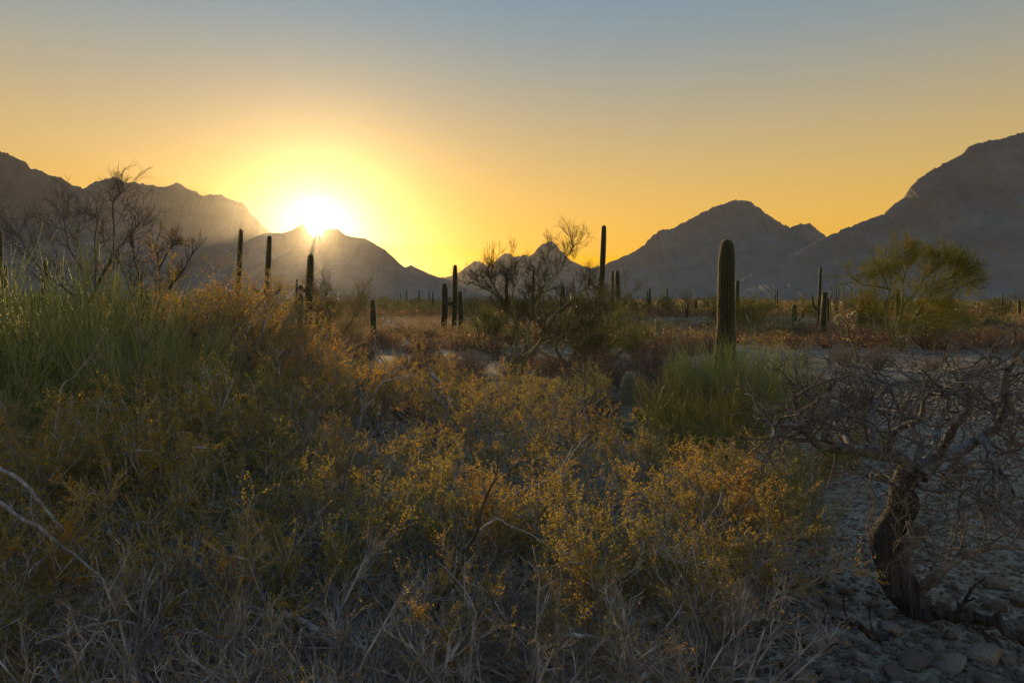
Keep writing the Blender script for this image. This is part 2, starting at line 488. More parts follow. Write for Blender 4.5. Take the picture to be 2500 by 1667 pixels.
def cactus_material(name, stops):
    m, nt, bs, out = material(name)
    a = noise_tex(nt, 3.5, 5.0, 'Object', 0.6, (1, 1, 0.45))
    nt.links.new(ramp(nt, a, stops), bs.inputs['Base Color'])
    bs.inputs['Roughness'].default_value = 0.6
    add_bump(nt, bs, noise_tex(nt, 60.0, 3.0), 0.3, 0.01)
    return m
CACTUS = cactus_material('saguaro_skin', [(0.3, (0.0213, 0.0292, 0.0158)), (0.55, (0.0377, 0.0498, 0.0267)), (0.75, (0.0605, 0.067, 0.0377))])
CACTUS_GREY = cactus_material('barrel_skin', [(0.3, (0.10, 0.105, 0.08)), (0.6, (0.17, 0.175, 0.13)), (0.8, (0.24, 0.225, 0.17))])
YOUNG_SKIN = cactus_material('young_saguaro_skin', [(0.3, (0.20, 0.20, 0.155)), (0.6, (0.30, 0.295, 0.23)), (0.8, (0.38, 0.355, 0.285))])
CHOLLA_WOOD = bark_material('cholla_wood', [(0.3, (0.07, 0.050, 0.038)), (0.6, (0.16, 0.11, 0.08)), (0.8, (0.26, 0.18, 0.12))], 14.0, (1, 1, 1), 0.6, 0.01)
CHOLLA_SPINE = leaf_material('cholla_spine', [(0.0, (0.45, 0.42, 0.30)), (1.0, (0.75, 0.72, 0.55))], 0.5, 0.6, 3.0)

def stone_material():
    m, nt, bs, out = material('desert_stone')
    oi = nt.nodes.new('ShaderNodeObjectInfo')
    a = noise_tex(nt, 9.0, 6.0, 'Object', 0.65)
    f = math_node(nt, 'ADD', math_node(nt, 'MULTIPLY', a, 0.7), math_node(nt, 'MULTIPLY', oi.outputs['Random'], 0.35))
    nt.links.new(ramp(nt, f, [(0.3, (0.091, 0.077, 0.07)), (0.5, (0.168, 0.147, 0.137)), (0.68, (0.266, 0.249, 0.241)), (0.85, (0.42, 0.406, 0.406))]), bs.inputs['Base Color'])
    bs.inputs['Roughness'].default_value = 0.9
    add_bump(nt, bs, a, 0.7, 0.02)
    return m
STONE = stone_material()

# ------------------------------------------------------------------ cacti
def frames(pts):
    tan = np.gradient(pts, axis=0); tan = norm(tan)
    a = np.zeros_like(tan)
    a[0] = norm(np.cross(tan[0], (0.13, 1.0, 0.07)))
    for i in range(1, len(pts)):
        a[i] = norm(a[i - 1] - tan[i] * np.dot(a[i - 1], tan[i]))
    return tan, a, np.cross(tan, a)

def ribbed_column(geo, path, rad, ribs=18, sub=4, depth=0.10, dome=True, crown=0.9):
    """fluted column along path, closed by a dome"""
    path = np.asarray(path, float); rad = np.asarray(rad, float)
    if dome:
        end = path[-1]; d = norm(path[-1] - path[-2]); R = rad[-1]
        ph = np.linspace(0, np.pi / 2, 8)[1:]
        path = np.vstack([path, end + d * (np.sin(ph) * R * crown)[:, None]])
        rad = np.concatenate([rad, R * np.maximum(np.cos(ph), 0.02)])
    tan, a, b = frames(path)
    na = ribs * sub
    th = np.arange(na) * 2 * np.pi / na
    mod = 1 - depth + depth * np.abs(np.cos(ribs * th / 2)) ** 0.8
    ring = a[:, None, :] * np.cos(th)[None, :, None] + b[:, None, :] * np.sin(th)[None, :, None]
    V = path[:, None, :] + ring * (rad[:, None] * mod[None, :])[:, :, None]
    n = len(path)
    idx = np.arange(n * na).reshape(n, na)
    q = np.stack([idx[:-1], np.roll(idx, -1, 1)[:-1], np.roll(idx, -1, 1)[1:], idx[1:]], -1).reshape(-1, 4)
    geo.add(V.reshape(-1, 3), q)
    return path, rad, a, b, tan

def spines(geo, col, ribs, spacing, length, per=4, width=0.0016, rng=RNG):
    path, rad, a, b, tan = col
    seg = np.linalg.norm(np.diff(path, axis=0), axis=1); s = np.concatenate([[0], np.cumsum(seg)])
    k = np.arange(spacing, s[-1], spacing)
    P = np.stack([np.interp(k, s, path[:, i]) for i in range(3)], -1)
    R = np.interp(k, s, rad)
    A = np.stack([np.interp(k, s, a[:, i]) for i in range(3)], -1); B = np.stack([np.interp(k, s, b[:, i]) for i in range(3)], -1)
    T = np.stack([np.interp(k, s, tan[:, i]) for i in range(3)], -1)
    th = np.arange(ribs) * 2 * np.pi / ribs
    out = A[:, None, :] * np.cos(th)[None, :, None] + B[:, None, :] * np.sin(th)[None, :, None]
    base = (P[:, None, :] + out * R[:, None, None] * 0.995).reshape(-1, 3)
    out = out.reshape(-1, 3); up = np.repeat(T, ribs, 0)
    base = np.repeat(base, per, 0); out = np.repeat(out, per, 0); up = np.repeat(up, per, 0)
    M = len(base)
    d = norm(out + rng.normal(0, 0.55, (M, 3)) + up * rng.normal(0.15, 0.3, M)[:, None])
    side = norm(np.cross(d, rng.normal(0, 1, (M, 3)))) * width
    L = (length * rng.uniform(0.5, 1.2, M))[:, None]
    V = np.stack([base - side, base + side, base + d * L], 1)
    geo.add(V.reshape(-1, 3), np.arange(M * 3).reshape(M, 3), rng.uniform(0, 1, M))

def saguaro(u, vtop, w, Y, label, u_base=None, arms=(), group=None, name='saguaro_cactus', category='cactus', prof=None, mat=None, ribs=None, buds=False, detail=None):
    """column whose top shows at (u, vtop), w photo-pixels wide, standing at depth Y"""
    if u_base is None: u_base = u
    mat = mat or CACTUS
    rng = np.random.default_rng(int(u * 7 + vtop))
    px = Y / FPX
    bx = (u_base - U0) * px
    gz = float(ground(bx, Y)) - 0.04
    base = np.array((bx, Y, gz))
    top = at(u, vtop, Y)
    R = 0.5 * w * px
    H = top[2] - gz
    near = Y < 30 if detail is None else detail
    n = 26 if near else (14 if Y < 75 else 7)
    t = np.linspace(0, 1, n)
    path = np.stack([(top[0] - bx) * t ** 1.1, rng.normal(0, 0.25 * R) * np.sin(t * 3), (H - R * 1.0) * t], -1)
    path[:, 0] += 0.12 * R * np.sin(t * 5 + u)
    if prof is None:
        prof = [(0, 1.0), (0.15, 1.02), (0.5, 1.05), (0.9, 0.98), (1, 0.80)] if Y > 30 else [(0, 1.1), (0.5, 1.05), (1, 0.92)]
    rad = R * np.interp(t, [p[0] for p in prof], [p[1] for p in prof])
    rad *= 1 + 0.02 * np.sin(t * 23 + u)
    ribs = ribs or (20 if near else 14)
    sub = 4 if near else 2
    g = Geo()
    col = ribbed_column(g, path, rad, ribs, sub, 0.24 if near else 0.16, crown=1.25)
    root = put(name, None, loc=base)
    tag(root, label, category, group)
    stem = put('stem', g.mesh('saguaro_stem', mat, smooth=not near), root)
    if Y < 62:
        gs = Geo()
        spines(gs, col, ribs, 0.026 if near else 0.08, 0.05 if near else 0.08, (13 if name == 'young_saguaro' else 5) if near else 5, 0.0013 if near else 0.0045, rng)
        tag(put('spines', gs.mesh('saguaro_spines', SPINE), stem), kind='stuff')
    for pts, aw in arms:
        ga = Geo()
        p = np.array([at(x, y, Y + dy) - base for x, y, dy in pts])
        p = spline(p, 14)
        ra = 0.5 * aw * px * np.interp(np.linspace(0, 1, 14), [0, 0.15, 0.8, 1], [0.75, 1, 1.0, 0.85])
        cola = ribbed_column(ga, p, ra, 12, 2, 0.12)
        arm = put('arm', ga.mesh('saguaro_arm', mat, True), root)
        if Y < 62:
            gs = Geo(); spines(gs, cola, 12, 0.09, 0.07, 4, 0.004, rng)
            tag(put('spines', gs.mesh('arm_spines', SPINE), arm), kind='stuff')
    if buds:
        tp = col[0][-1]
        for k in range(9):
            an = k * 0.7; gb = Geo()
            r0 = R * (0.35 if k % 2 else 0.75)
            c = tp + np.array((math.cos(an) * r0, math.sin(an) * r0, -0.05 - 0.3 * r0))
            pb = np.stack([np.full(4, c[0]), np.full(4, c[1]), c[2] + np.linspace(0, 0.11, 4)], -1)
            ribbed_column(gb, pb, np.array([0.03, 0.045, 0.045, 0.035]), 6, 2, 0.1)
            put('bud', gb.mesh('saguaro_bud', mat, True), root)
    return root

# the tall single column beside the green broom
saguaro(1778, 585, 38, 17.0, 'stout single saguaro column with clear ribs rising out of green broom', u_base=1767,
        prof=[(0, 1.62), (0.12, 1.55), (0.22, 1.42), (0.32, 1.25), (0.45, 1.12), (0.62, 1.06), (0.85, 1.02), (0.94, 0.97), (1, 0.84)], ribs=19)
saguaro(1535, 908, 34, 14.6, 'short barrel-shaped young saguaro with pale bristly crown beside the broom', prof=[(0, 1.0), (0.5, 1.0), (0.85, 0.97), (1, 0.80)], name='young_saguaro', mat=YOUNG_SKIN, ribs=22)
saguaro(1198, 963, 30, 13.6, 'squat young cactus half hidden under a bent dead log', prof=[(0, 1.0), (0.6, 1.02), (1, 0.85)], name='young_saguaro', mat=YOUNG_SKIN, ribs=20)
saguaro(1606, 774, 15, 36.5, 'knee-high young saguaro standing alone on the brushy flat', name='young_saguaro', mat=YOUNG_SKIN)
saguaro(587, 559, 12, 52, 'tall slim bare saguaro spear above olive bushes, taller of the two spears', u_base=578)
saguaro(657, 575, 13, 50, 'slim saguaro spear with two short upcurved arms near its base', u_base=648,
        arms=[([(652, 722, 0), (668, 722, -0.3), (681, 708, -0.4), (685, 692, -0.4)], 9), ([(648, 716, 0), (634, 716, 0.3), (622, 706, 0.4), (619, 697, 0.4)], 8)])
saguaro(757, 620, 17, 38, 'thick saguaro with one knobby stub arm standing below the sun', u_base=753,
        arms=[([(750, 709, 0), (742, 708, -0.1), (735, 704, -0.2), (734, 700, -0.2)], 11)])
saguaro(733, 716, 12, 42, 'short saguaro post tucked beside the knobby-armed one')
saguaro(725, 681, 6, 85, 'thin distant saguaro seen past the knobby-armed one', u_base=724)
saguaro(911, 731, 14, 38, 'short upright saguaro standing alone amid rust-coloured brush')
saguaro(1112, 646, 12, 55, 'taller middle column of three close saguaros near the bare spreading tree', u_base=1108,
        arms=[([(1108, 738, 0), (1100, 741, -0.3), (1094, 742, -0.3), (1090, 733, -0.3)], 8)])
saguaro(1086, 691, 15, 55.6, 'thick lower column of three close saguaros, on the side nearer the sun', u_base=1084)
saguaro(1124, 710, 12, 54, 'shortest of three close saguaros beside the bare spreading tree', u_base=1125)
saguaro(1474, 550, 13, 56, 'tallest saguaro spear cutting the yellow sky beside the bare spreading tree', u_base=1465)
saguaro(1508, 660, 12, 56.5, 'blunt saguaro in feathery brush at the foot of the tallest spear')
saguaro(1496, 659, 7, 58, 'thin saguaro between the tallest spear and its blunt neighbour')
saguaro(1236, 671, 8, 72, 'saguaro seen through the boughs of the sunward side of the bare spreading tree')
saguaro(1303, 659, 6, 72, 'slim saguaro seen through the middle boughs of the bare spreading tree', u_base=1301)
saguaro(1373, 699, 12, 66, 'stubby saguaro seen through the boughs nearest the tallest spear of the bare spreading tree')
saguaro(1800, 684, 9, 62, 'saguaro peeking out directly behind the stout ribbed column')
saguaro(1940, 743, 11, 62, 'dark thick saguaro with one long arm curving up to the side',
        arms=[([(1942, 785, 0), (1953, 782, -0.2), (1960, 771, -0.2), (1963, 757, -0.2)], 4.2)])
saguaro(2004, 649, 6.5, 68, 'tall slender saguaro with one upturned arm, green tree nearby', u_base=1999,
        arms=[([(2000, 756, 0), (1991, 753, -0.2), (1985, 741, -0.3), (1984, 723, -0.3)], 4.6)])
saguaro(2013, 717, 13, 42, 'pale green saguaro post with a ring of buds on its top', u_base=2011, buds=True, prof=[(0, 1.2), (0.5, 1.08), (1, 0.95)])
saguaro(2022, 727, 5.5, 70, 'thin saguaro hidden half behind the budded post')
saguaro(2102, 729, 14, 55, 'round-headed short saguaro beside the spreading green tree')
saguaro(2191, 707, 11, 48, 'round-topped saguaro seen through the green tree crown')
saguaro(2, 562, 7, 46, 'tall saguaro spear beyond the tall green broom, taller of the two there')
saguaro(12, 648, 12, 40, 'short thick saguaro above the green broom at the thicket edge')
saguaro(109, 636, 11, 58, 'saguaro seen through the bare leafless tree')
saguaro(341, 690, 7, 75, 'small saguaro beyond the bare leafless tree')
saguaro(2488, 732, 6.5, 70, 'sturdy saguaro with side bumps beyond the dead twisted tree')
for u, v, w, Y in [(993, 707, 3, 150), (1023, 708, 3.4, 140), (1048, 709, 3, 150), (1057, 712, 3.5, 130), (978, 718, 2.4, 170), (963, 741, 4, 110), (1580, 710, 3.2, 120), (1586, 704, 5, 95), (1629, 703, 3.4, 130),
                   (1617, 740, 3, 130), (1699, 729, 4.4, 100), (1732, 734, 3, 140), (1728, 732, 2.4, 160), (1898, 707, 3.4, 120), (1893, 709, 2.4, 140), (1975, 747, 3.4, 120), (2028, 719, 3, 130), (2061, 709, 3, 125),
                   (2067, 718, 3, 130), (2078, 699, 3, 120), (2399, 751, 2.6, 140), (2417, 737, 3, 130), (2428, 723, 3, 130), (2447, 716, 4, 110), (2465, 739, 3, 130), (2441, 744, 2.4, 150), (1664, 728, 2.2, 170), (1709, 741, 2, 180),
                   (2372, 748, 2.2, 160), (1650, 744, 2, 170), (1536, 716, 2.6, 150), (930, 742, 2.2, 170), (905, 738, 2.4, 150), (1010, 735, 2, 190), (1035, 738, 2, 190), (1990, 744, 2.2, 160), (2045, 728, 2.2, 150), (2330, 735, 2.6, 150)] + [(1540 + 61 * q + 17 * (q * 5 % 4), 716 + 9 * (q * 7 % 4), 2.3 + 0.4 * (q % 3), 135 + 15 * (q * 3 % 5)) for q in range(16)]:
    saguaro(u, v, w, Y, 'thin dark saguaro pole standing far out on the plain', group='distant saguaros on the plain')

# chain-fruit cholla: crooked trunk, drooping spiny joints
def cholla():
    Y = 25.0
    base = at(2094, 882, Y); base[2] = float(ground(base[0], Y)) - 0.03
    z = lambda x, y, d=0.0: at(1900 + x / 3.92, 550 + y / 3.92, Y + d) - base
    root = put('cholla_cactus', None, loc=base)
    tag(root, 'leaning chain-fruit cholla with pale bristly clusters on crooked arms', 'cactus')
    rng = np.random.default_rng(5)
    def limb(name, pts, r0, r1):
        g = Geo(); p = spline([z(*q) for q in pts], 18)
        r = np.linspace(r0, r1, 18) * (1 + 0.12 * np.sin(np.arange(18) * 2.1))
        col = ribbed_column(g, p, r, 7, 3, 0.18)
        o = put(name, g.mesh('cholla_' + name, CHOLLA_WOOD, True), root)
        gs = Geo(); spines(gs, col, 7, 0.03, 0.045, 4, 0.002, rng)
        tag(put('spines', gs.mesh('cholla_limb_spines', SPINE), o), kind='stuff')
        return p
    limb('trunk', [(762, 1312), (745, 1220), (715, 1120), (682, 1060), (668, 1000), (662, 940)], 0.055, 0.036)
    limb('arm', [(684, 1068), (640, 1066), (598, 1050), (578, 1024)], 0.033, 0.026)
    limb('arm', [(664, 950), (640, 930, -0.1), (612, 900, -0.15), (585, 872, -0.2)], 0.034, 0.028)
    limb('arm', [(676, 985), (700, 955, 0.1), (718, 920, 0.15), (708, 885, 0.2)], 0.034, 0.028)
    limb('arm', [(718, 930, 0.15), (722, 900, 0.3), (735, 870, 0.35)], 0.028, 0.024)
    for cx, cy, d, k, sx, sy in [(572, 880, -0.2, 13, 24, 22), (562, 915, -0.2, 7, 14, 22), (690, 870, 0.2, 11, 34, 14), (720, 852, 0.3, 10, 24, 12), (718, 970, 0.2, 5, 6, 22)]:
        for i in range(k):
            c = z(cx + rng.normal(0, sx * 0.6), cy + rng.normal(0, sy * 0.6), d + rng.normal(0, 0.10))
            ax = norm(rng.normal(0, 1, 3) + np.array((0, 0, 0.2)))
            L = rng.uniform(0.07, 0.12)
            g = Geo(); p = c + ax * np.linspace(-0.5, 0.5, 5)[:, None] * L
            col = ribbed_column(g, p, np.array([0.016, 0.024, 0.026, 0.024, 0.018]), 7, 2, 0.15)
            o = put('joint', g.mesh('cholla_joint', CACTUS_GREY, True), root)
            gs = Geo(); spines(gs, col, 8, 0.012, 0.034, 4, 0.0022, rng)
            tag(put('spines', gs.mesh('cholla_joint_spines', CHOLLA_SPINE), o), kind='stuff')
cholla()

def low_cholla_mesh(seed):
    rng = np.random.default_rng(seed)
    g, gs = Geo(), Geo()
    for i in range(26):
        a = rng.uniform(0, 6.28); r = 0.5 * math.sqrt(rng.uniform())
        p0 = np.array((math.cos(a) * r, math.sin(a) * r, rng.uniform(0.05, 0.35) * (1.2 - r)))
        ax = norm(rng.normal(0, 0.6, 3) + np.array((math.cos(a), math.sin(a), 1.1)))
        p = p0 + ax * np.linspace(0, 0.32, 6)[:, None]
        col = ribbed_column(g, p, np.full(6, 0.045), 6, 2, 0.1)
        spines(gs, col, 7, 0.03, 0.06, 5, 0.005, rng)
    return g.mesh('low_cholla_stems', CACTUS_GREY, True), gs.mesh('low_cholla_spines', CHOLLA_SPINE)
LC = low_cholla_mesh(3)
for u, v, Y, s, lab in [(1728, 782, 62, 1.5, 'pale bristly cholla mound far back between the ocotillo and stout saguaro'), (1966, 795, 58, 1.3, 'pale bristly cholla mound at the foot of the long-armed saguaro'),
                        (2406, 803, 52, 1.1, 'pale cholla mound out on the flat beyond the green tree')]:
    x = (u - U0) / FPX * Y
    r = put('low_cholla', None, loc=(x, Y, float(ground(x, Y))), rz=u, scale=s); tag(r, lab, 'cactus')
    st = put('stems', LC[0], r); tag(put('spines', LC[1], st), kind='stuff')

# ocotillos: sprays of long wands
def ocotillo(u, Y, vtop, spread, k, seed, label):
    rng = np.random.default_rng(seed)
    x = (u - U0) / FPX * Y
    base = np.array((x, Y, float(ground(x, Y))))
    H = EYE - (vtop - V0) / FPX * Y - base[2]
    root = put('ocotillo', None, loc=base); tag(root, label, 'ocotillo')
    for i in range(k):
        a = rng.uniform(0, 6.28); s = spread * rng.uniform(0.15, 1)
        d = np.array((math.cos(a) * s, math.sin(a) * s, 1.0))
        p = grow(np.zeros((1, 3)), d[None], np.array([H * rng.uniform(0.75, 1.05)]), 9, 0.05, 0.03, rng)
        g = Geo(); tubes(g, p, taper(1, 9, 0.035, 0.014), 5)
        put('wand', g.mesh('ocotillo_wand', TWIG_DARK, True), root)
ocotillo(1676, 84, 703, 0.36, 19, 3, 'dark ocotillo spray of thin bare wands between young saguaro and stout saguaro')
ocotillo(2042, 92, 684, 0.28, 13, 8, 'tall ocotillo wands behind the budded saguaro post')
ocotillo(2460, 95, 722, 0.28, 10, 12, 'ocotillo wands far off beyond the twisted dead tree')

def px2x(u, y): return (u - U0) / FPX * y

# ------------------------------------------------------------------ trees with traced limbs
def resample(p, n=14):
    return spline(p, n)

def limb_tree(name, category, label, u, v, Y, limbs, bark, twig_levels, twig_mat, leaf=None, group=None, seed=1, gnarl=0.0, sides=7, limb_bark=None):
    """limbs: (points [(u, v, depth offset)...], r0, r1, weight). twig_levels: (k, t0, t1, ang0, ang1, len0, len1, n, wobble, lift, r0, r1)"""
    rng = np.random.default_rng(seed)
    base = at(u, v, Y); base[2] = float(ground(base[0], Y)) - 0.03
    root = put(name, None, loc=base); tag(root, label, category, group)
    P = []
    for i, (pts, r0, r1, wgt) in enumerate(limbs):
        p = spline([at(a, b, Y + c) - base for a, b, c in pts], 22)
        if gnarl:
            p[1:] += np.cumsum(rng.normal(0, gnarl, (21, 3)), 0) * 0.5
        r = np.linspace(r0, r1, 22) * (1 + 0.10 * np.sin(np.arange(22) * 1.3 + i) * (1 if gnarl else 0.4))
        g = Geo(); tubes(g, p[None], r[None], sides, rough=0.16 if gnarl else None)
        put('trunk' if i == 0 else 'limb', g.mesh(name + '_limb', bark if i == 0 or limb_bark is None else limb_bark, True), root)
        P.append((p, wgt))
    level = np.concatenate([np.repeat(p[None], max(1, w), 0) for p, w in P])
    gt = Geo(); last = None
    for (k, t0, t1, a0, a1, l0, l1, n, wob, lift, r0, r1) in twig_levels:
        s, d, par, t = sprout(level, k, t0, t1, a0, a1, rng)
        L = rng.uniform(l0, l1, len(s)) * (1.15 - 0.5 * t)
        level = grow(s, d, L, n, wob, lift, rng)
        tubes(gt, level, taper(len(s), n, r0, r1), 3 if r0 < 0.006 else 4, rng.uniform(0, 1, len(s)))
        last = level
    o = put('twigs', gt.mesh(name + '_twigs', twig_mat), root); tag(o, kind='stuff')
    if leaf:
        count, size, mat, jit = leaf
        gl = Geo(); c = along(last, count, rng, jit)
        leaves(gl, c, np.full(count, size), rng)
        o = put('foliage', gl.mesh(name + '_foliage', mat), root); tag(o, kind='stuff')
    return root

Z3 = lambda x, y, d=0.0: (950 + x / 3.36, 520 + y / 3.36, d)
limb_tree('palo_verde_tree', 'tree', 'nearly leafless palo verde with pale forked trunks and spreading boughs against the low sky', 1245, 937, 18.2, [
    ([Z3(990, 1405), Z3(968, 1230), Z3(955, 1110, .1), Z3(900, 1060, .3), Z3(800, 970, .6), Z3(650, 840, .9)], 0.055, 0.018, 2),
    ([Z3(1000, 1400), Z3(1020, 1200, -.1), Z3(1050, 1000, -.1), Z3(1040, 900, -.3), Z3(960, 760, -.5), Z3(830, 640, -.7), Z3(640, 555, -.8)], 0.06, 0.014, 3),
    ([Z3(1005, 1390), Z3(1060, 1240), Z3(1110, 1080, .2), Z3(1145, 950, .4), Z3(1165, 800, .6), Z3(1130, 620, .8), Z3(1080, 480, 1.0)], 0.05, 0.014, 2),
    ([Z3(1020, 1360), Z3(1130, 1190, -.2), Z3(1250, 1040, -.5), Z3(1270, 940, -.6), Z3(1195, 820, -.8), Z3(1240, 640, -1.0), Z3(1200, 460, -1.1)], 0.055, 0.014, 3),
    ([Z3(1240, 690, -1.0), Z3(1340, 560, -.8), Z3(1420, 420, -.5), Z3(1480, 320, -.4), Z3(1540, 230, -.3)], 0.026, 0.007, 2),
    ([Z3(1260, 960, -.6), Z3(1330, 850, -.2), Z3(1440, 760, .3), Z3(1560, 650, .8), Z3(1660, 590, 1.0)], 0.034, 0.010, 3),
    ([Z3(1080, 1180), Z3(1230, 1080, .6), Z3(1420, 1000, 1.2), Z3(1560, 880, 1.5), Z3(1690, 820, 1.8)], 0.04, 0.012, 3),
    ([Z3(1045, 930, -.3), Z3(1010, 760, -.9), Z3(1020, 600, -1.3), Z3(985, 460, -1.6)], 0.03, 0.010, 2),
    ([Z3(900, 700, -.6), Z3(850, 560, -.9), Z3(800, 480, -1.2)], 0.02, 0.007, 2),
    ([Z3(1160, 800, .6), Z3(1260, 640, .9), Z3(1300, 480, 1.3), Z3(1300, 340, 1.4)], 0.024, 0.007, 2),
    ([Z3(1010, 1300), Z3(950, 1160, -.8), Z3(860, 1120, -1.5)], 0.022, 0.008, 1)],
    BARK_PALO,
    [(7, 0.30, 1.0, 0.4, 1.1, 0.35, 0.95, 8, 0.13, 0.07, 0.009, 0.004),
     (5, 0.2, 1.0, 0.4, 1.0, 0.22, 0.55, 6, 0.14, 0.09, 0.005, 0.0028),
     (5, 0.15, 1.0, 0.3, 0.9, 0.12, 0.32, 4, 0.14, 0.10, 0.004, 0.002)], LEAF_PALO_DARK, seed=21)

Z5 = lambda x, y, d=0.0: (1900 + x / 3.92, 550 + y / 3.92, d)
limb_tree('palo_verde_tree', 'tree', 'spreading green palo verde with feathery crown on pale gravel rise', 2206, 855, 31.0, [
    ([Z5(1200, 1195), Z5(1140, 1010), Z5(1165, 880, .3), Z5(1190, 770, .5), Z5(1185, 540, .8), Z5(1100, 420, .9), Z5(1000, 330, 1.0)], 0.10, 0.02, 3),
    ([Z5(1215, 1190), Z5(1260, 1040, -.3), Z5(1300, 900, -.5), Z5(1400, 740, -.8), Z5(1485, 660, -1.0), Z5(1600, 560, -1.1)], 0.09, 0.02, 4),
    ([Z5(1190, 1195), Z5(1080, 1080, -.3), Z5(1030, 900, -.6), Z5(1020, 750, -.8), Z5(1065, 625, -1.0), Z5(960, 590, -1.1), Z5(800, 560, -1.2), Z5(680, 480, -1.4)], 0.08, 0.015, 4),
    ([Z5(1225, 1180), Z5(1290, 1000, .8), Z5(1420, 930, 1.3), Z5(1600, 905, 1.6), Z5(1780, 980, 1.8)], 0.06, 0.014, 2),
    ([Z5(1190, 780, .5), Z5(1320, 640, .9), Z5(1400, 480, 1.2), Z5(1430, 320, 1.4)], 0.05, 0.014, 4),
    ([Z5(1185, 560, .8), Z5(1230, 400, .4), Z5(1200, 240, .2)], 0.035, 0.012, 4),
    ([Z5(1485, 660, -1.0), Z5(1640, 600, -.6), Z5(1780, 570, -.4), Z5(1860, 540, -.2)], 0.035, 0.01, 4),
    ([Z5(1400, 500, 1.2), Z5(1520, 400, 1.0), Z5(1620, 310, .9)], 0.03, 0.01, 4),
    ([Z5(1065, 625, -1.0), Z5(1010, 500, -1.5), Z5(960, 440, -1.8)], 0.03, 0.01, 3),
    ([Z5(1300, 900, -.5), Z5(1460, 830, -1.6), Z5(1600, 780, -2.0)], 0.035, 0.012, 4),
    ([Z5(1030, 900, -.6), Z5(920, 820, -.2), Z5(840, 760, .2)], 0.03, 0.012, 3),
    ([Z5(1560, 560, -1.1), Z5(1680, 470, -1.4), Z5(1740, 400, -1.5)], 0.025, 0.01, 4)],
    BARK_PALO,
    [(9, 0.25, 1.0, 0.5, 1.2, 0.5, 1.35, 7, 0.13, 0.06, 0.014, 0.006),
     (5, 0.2, 1.0, 0.4, 1.0, 0.30, 0.80, 5, 0.14, 0.08, 0.006, 0.004),
     (6, 0.15, 1.0, 0.3, 0.9, 0.16, 0.45, 3, 0.14, 0.10, 0.0044, 0.0025)], LEAF_PALO, leaf=(9000, 0.034, LEAF_PALO, 0.05), seed=31)

Z1 = lambda x, y, d=0.0: (x / 2.767, 300 + y / 2.767, d)
limb_tree('bare_tree', 'tree', 'leafless dark-twigged tree fanning up from green broom against the ridge', 218, 1040, 12.0, [
    ([(222, 1040, 0), Z1(606, 1500), Z1(600, 1250), Z1(580, 1150, .1), Z1(560, 980, .3), Z1(530, 800, .5), Z1(520, 640, .6)], 0.032, 0.007, 3),
    ([Z1(596, 1260), Z1(650, 1110, -.1), Z1(700, 1010, -.3), Z1(760, 900, -.5), Z1(770, 720, -.6), Z1(760, 560, -.7), Z1(780, 490, -.8)], 0.030, 0.006, 3),
    ([Z1(590, 1200), Z1(500, 1120, .2), Z1(400, 1020, .5), Z1(330, 900, .7), Z1(170, 790, .9), Z1(20, 660, 1.0)], 0.028, 0.005, 3),
    ([Z1(640, 1120, -.1), Z1(650, 950, .3), Z1(640, 800, .6), Z1(660, 650, .8), Z1(650, 570, .9)], 0.022, 0.005, 2),
    ([Z1(590, 1240), Z1(480, 1150, -.4), Z1(300, 1010, -.9), Z1(180, 860, -1.1), Z1(120, 740, -1.2)], 0.024, 0.005, 2),
    ([Z1(740, 930, -.5), Z1(820, 820, -.2), Z1(900, 730, 0), Z1(950, 650, .1)], 0.018, 0.004, 2),
    ([Z1(560, 1000, .3), Z1(470, 850, .1), Z1(440, 700, -.1), Z1(420, 620, -.1)], 0.018, 0.004, 2)],
    TWIG_BROWN,
    [(8, 0.25, 1.0, 0.4, 1.0, 0.35, 0.95, 9, 0.13, 0.07, 0.005, 0.0024),
     (5, 0.2, 1.0, 0.4, 0.9, 0.18, 0.45, 6, 0.15, 0.05, 0.0034, 0.002),
     (4, 0.2, 1.0, 0.3, 0.9, 0.07, 0.20, 4, 0.16, 0.05, 0.0020, 0.0012)], TWIG_BROWN, leaf=(900, 0.022, LEAF_CREOSOTE, 0.01), seed=41)
limb_tree('bare_tree', 'tree', 'smaller leafless shrub-tree with arching stems beside the larger bare tree', 395, 1010, 13.0, [
    ([(330, 1010, 0), Z1(960, 1450), Z1(940, 1300), Z1(890, 1130, .1), Z1(850, 1020, .2), Z1(790, 910, .3)], 0.030, 0.006, 2),
    ([(338, 1000, 0), Z1(1000, 1280), Z1(960, 1110, -.2), Z1(920, 960, -.3), Z1(900, 830, -.4)], 0.024, 0.005, 2),
    ([(345, 1000, 0), Z1(1060, 1250), Z1(1080, 1100, .3), Z1(1070, 950, .4), Z1(1060, 800, .5), Z1(1100, 720, .5)], 0.024, 0.005, 2),
    ([(360, 1000, 0), Z1(1120, 1200), Z1(1200, 1050, -.3), Z1(1270, 940, -.4), Z1(1320, 840, -.5)], 0.022, 0.004, 2),
    ([Z1(1070, 1000, .3), Z1(1130, 880, .0), Z1(1180, 790, -.2)], 0.014, 0.004, 2)],
    TWIG_DARK,
    [(8, 0.3, 1.0, 0.3, 0.75, 0.2, 0.5, 7, 0.13, 0.08, 0.006, 0.003),
     (5, 0.2, 1.0, 0.3, 0.8, 0.12, 0.3, 5, 0.16, 0.06, 0.0036, 0.002),
     (3, 0.2, 1.0, 0.3, 0.9, 0.06, 0.14, 4, 0.16, 0.05, 0.0026, 0.0014)], TWIG_DARK, leaf=(1500, 0.02, LEAF_CREOSOTE, 0.01), seed=43)

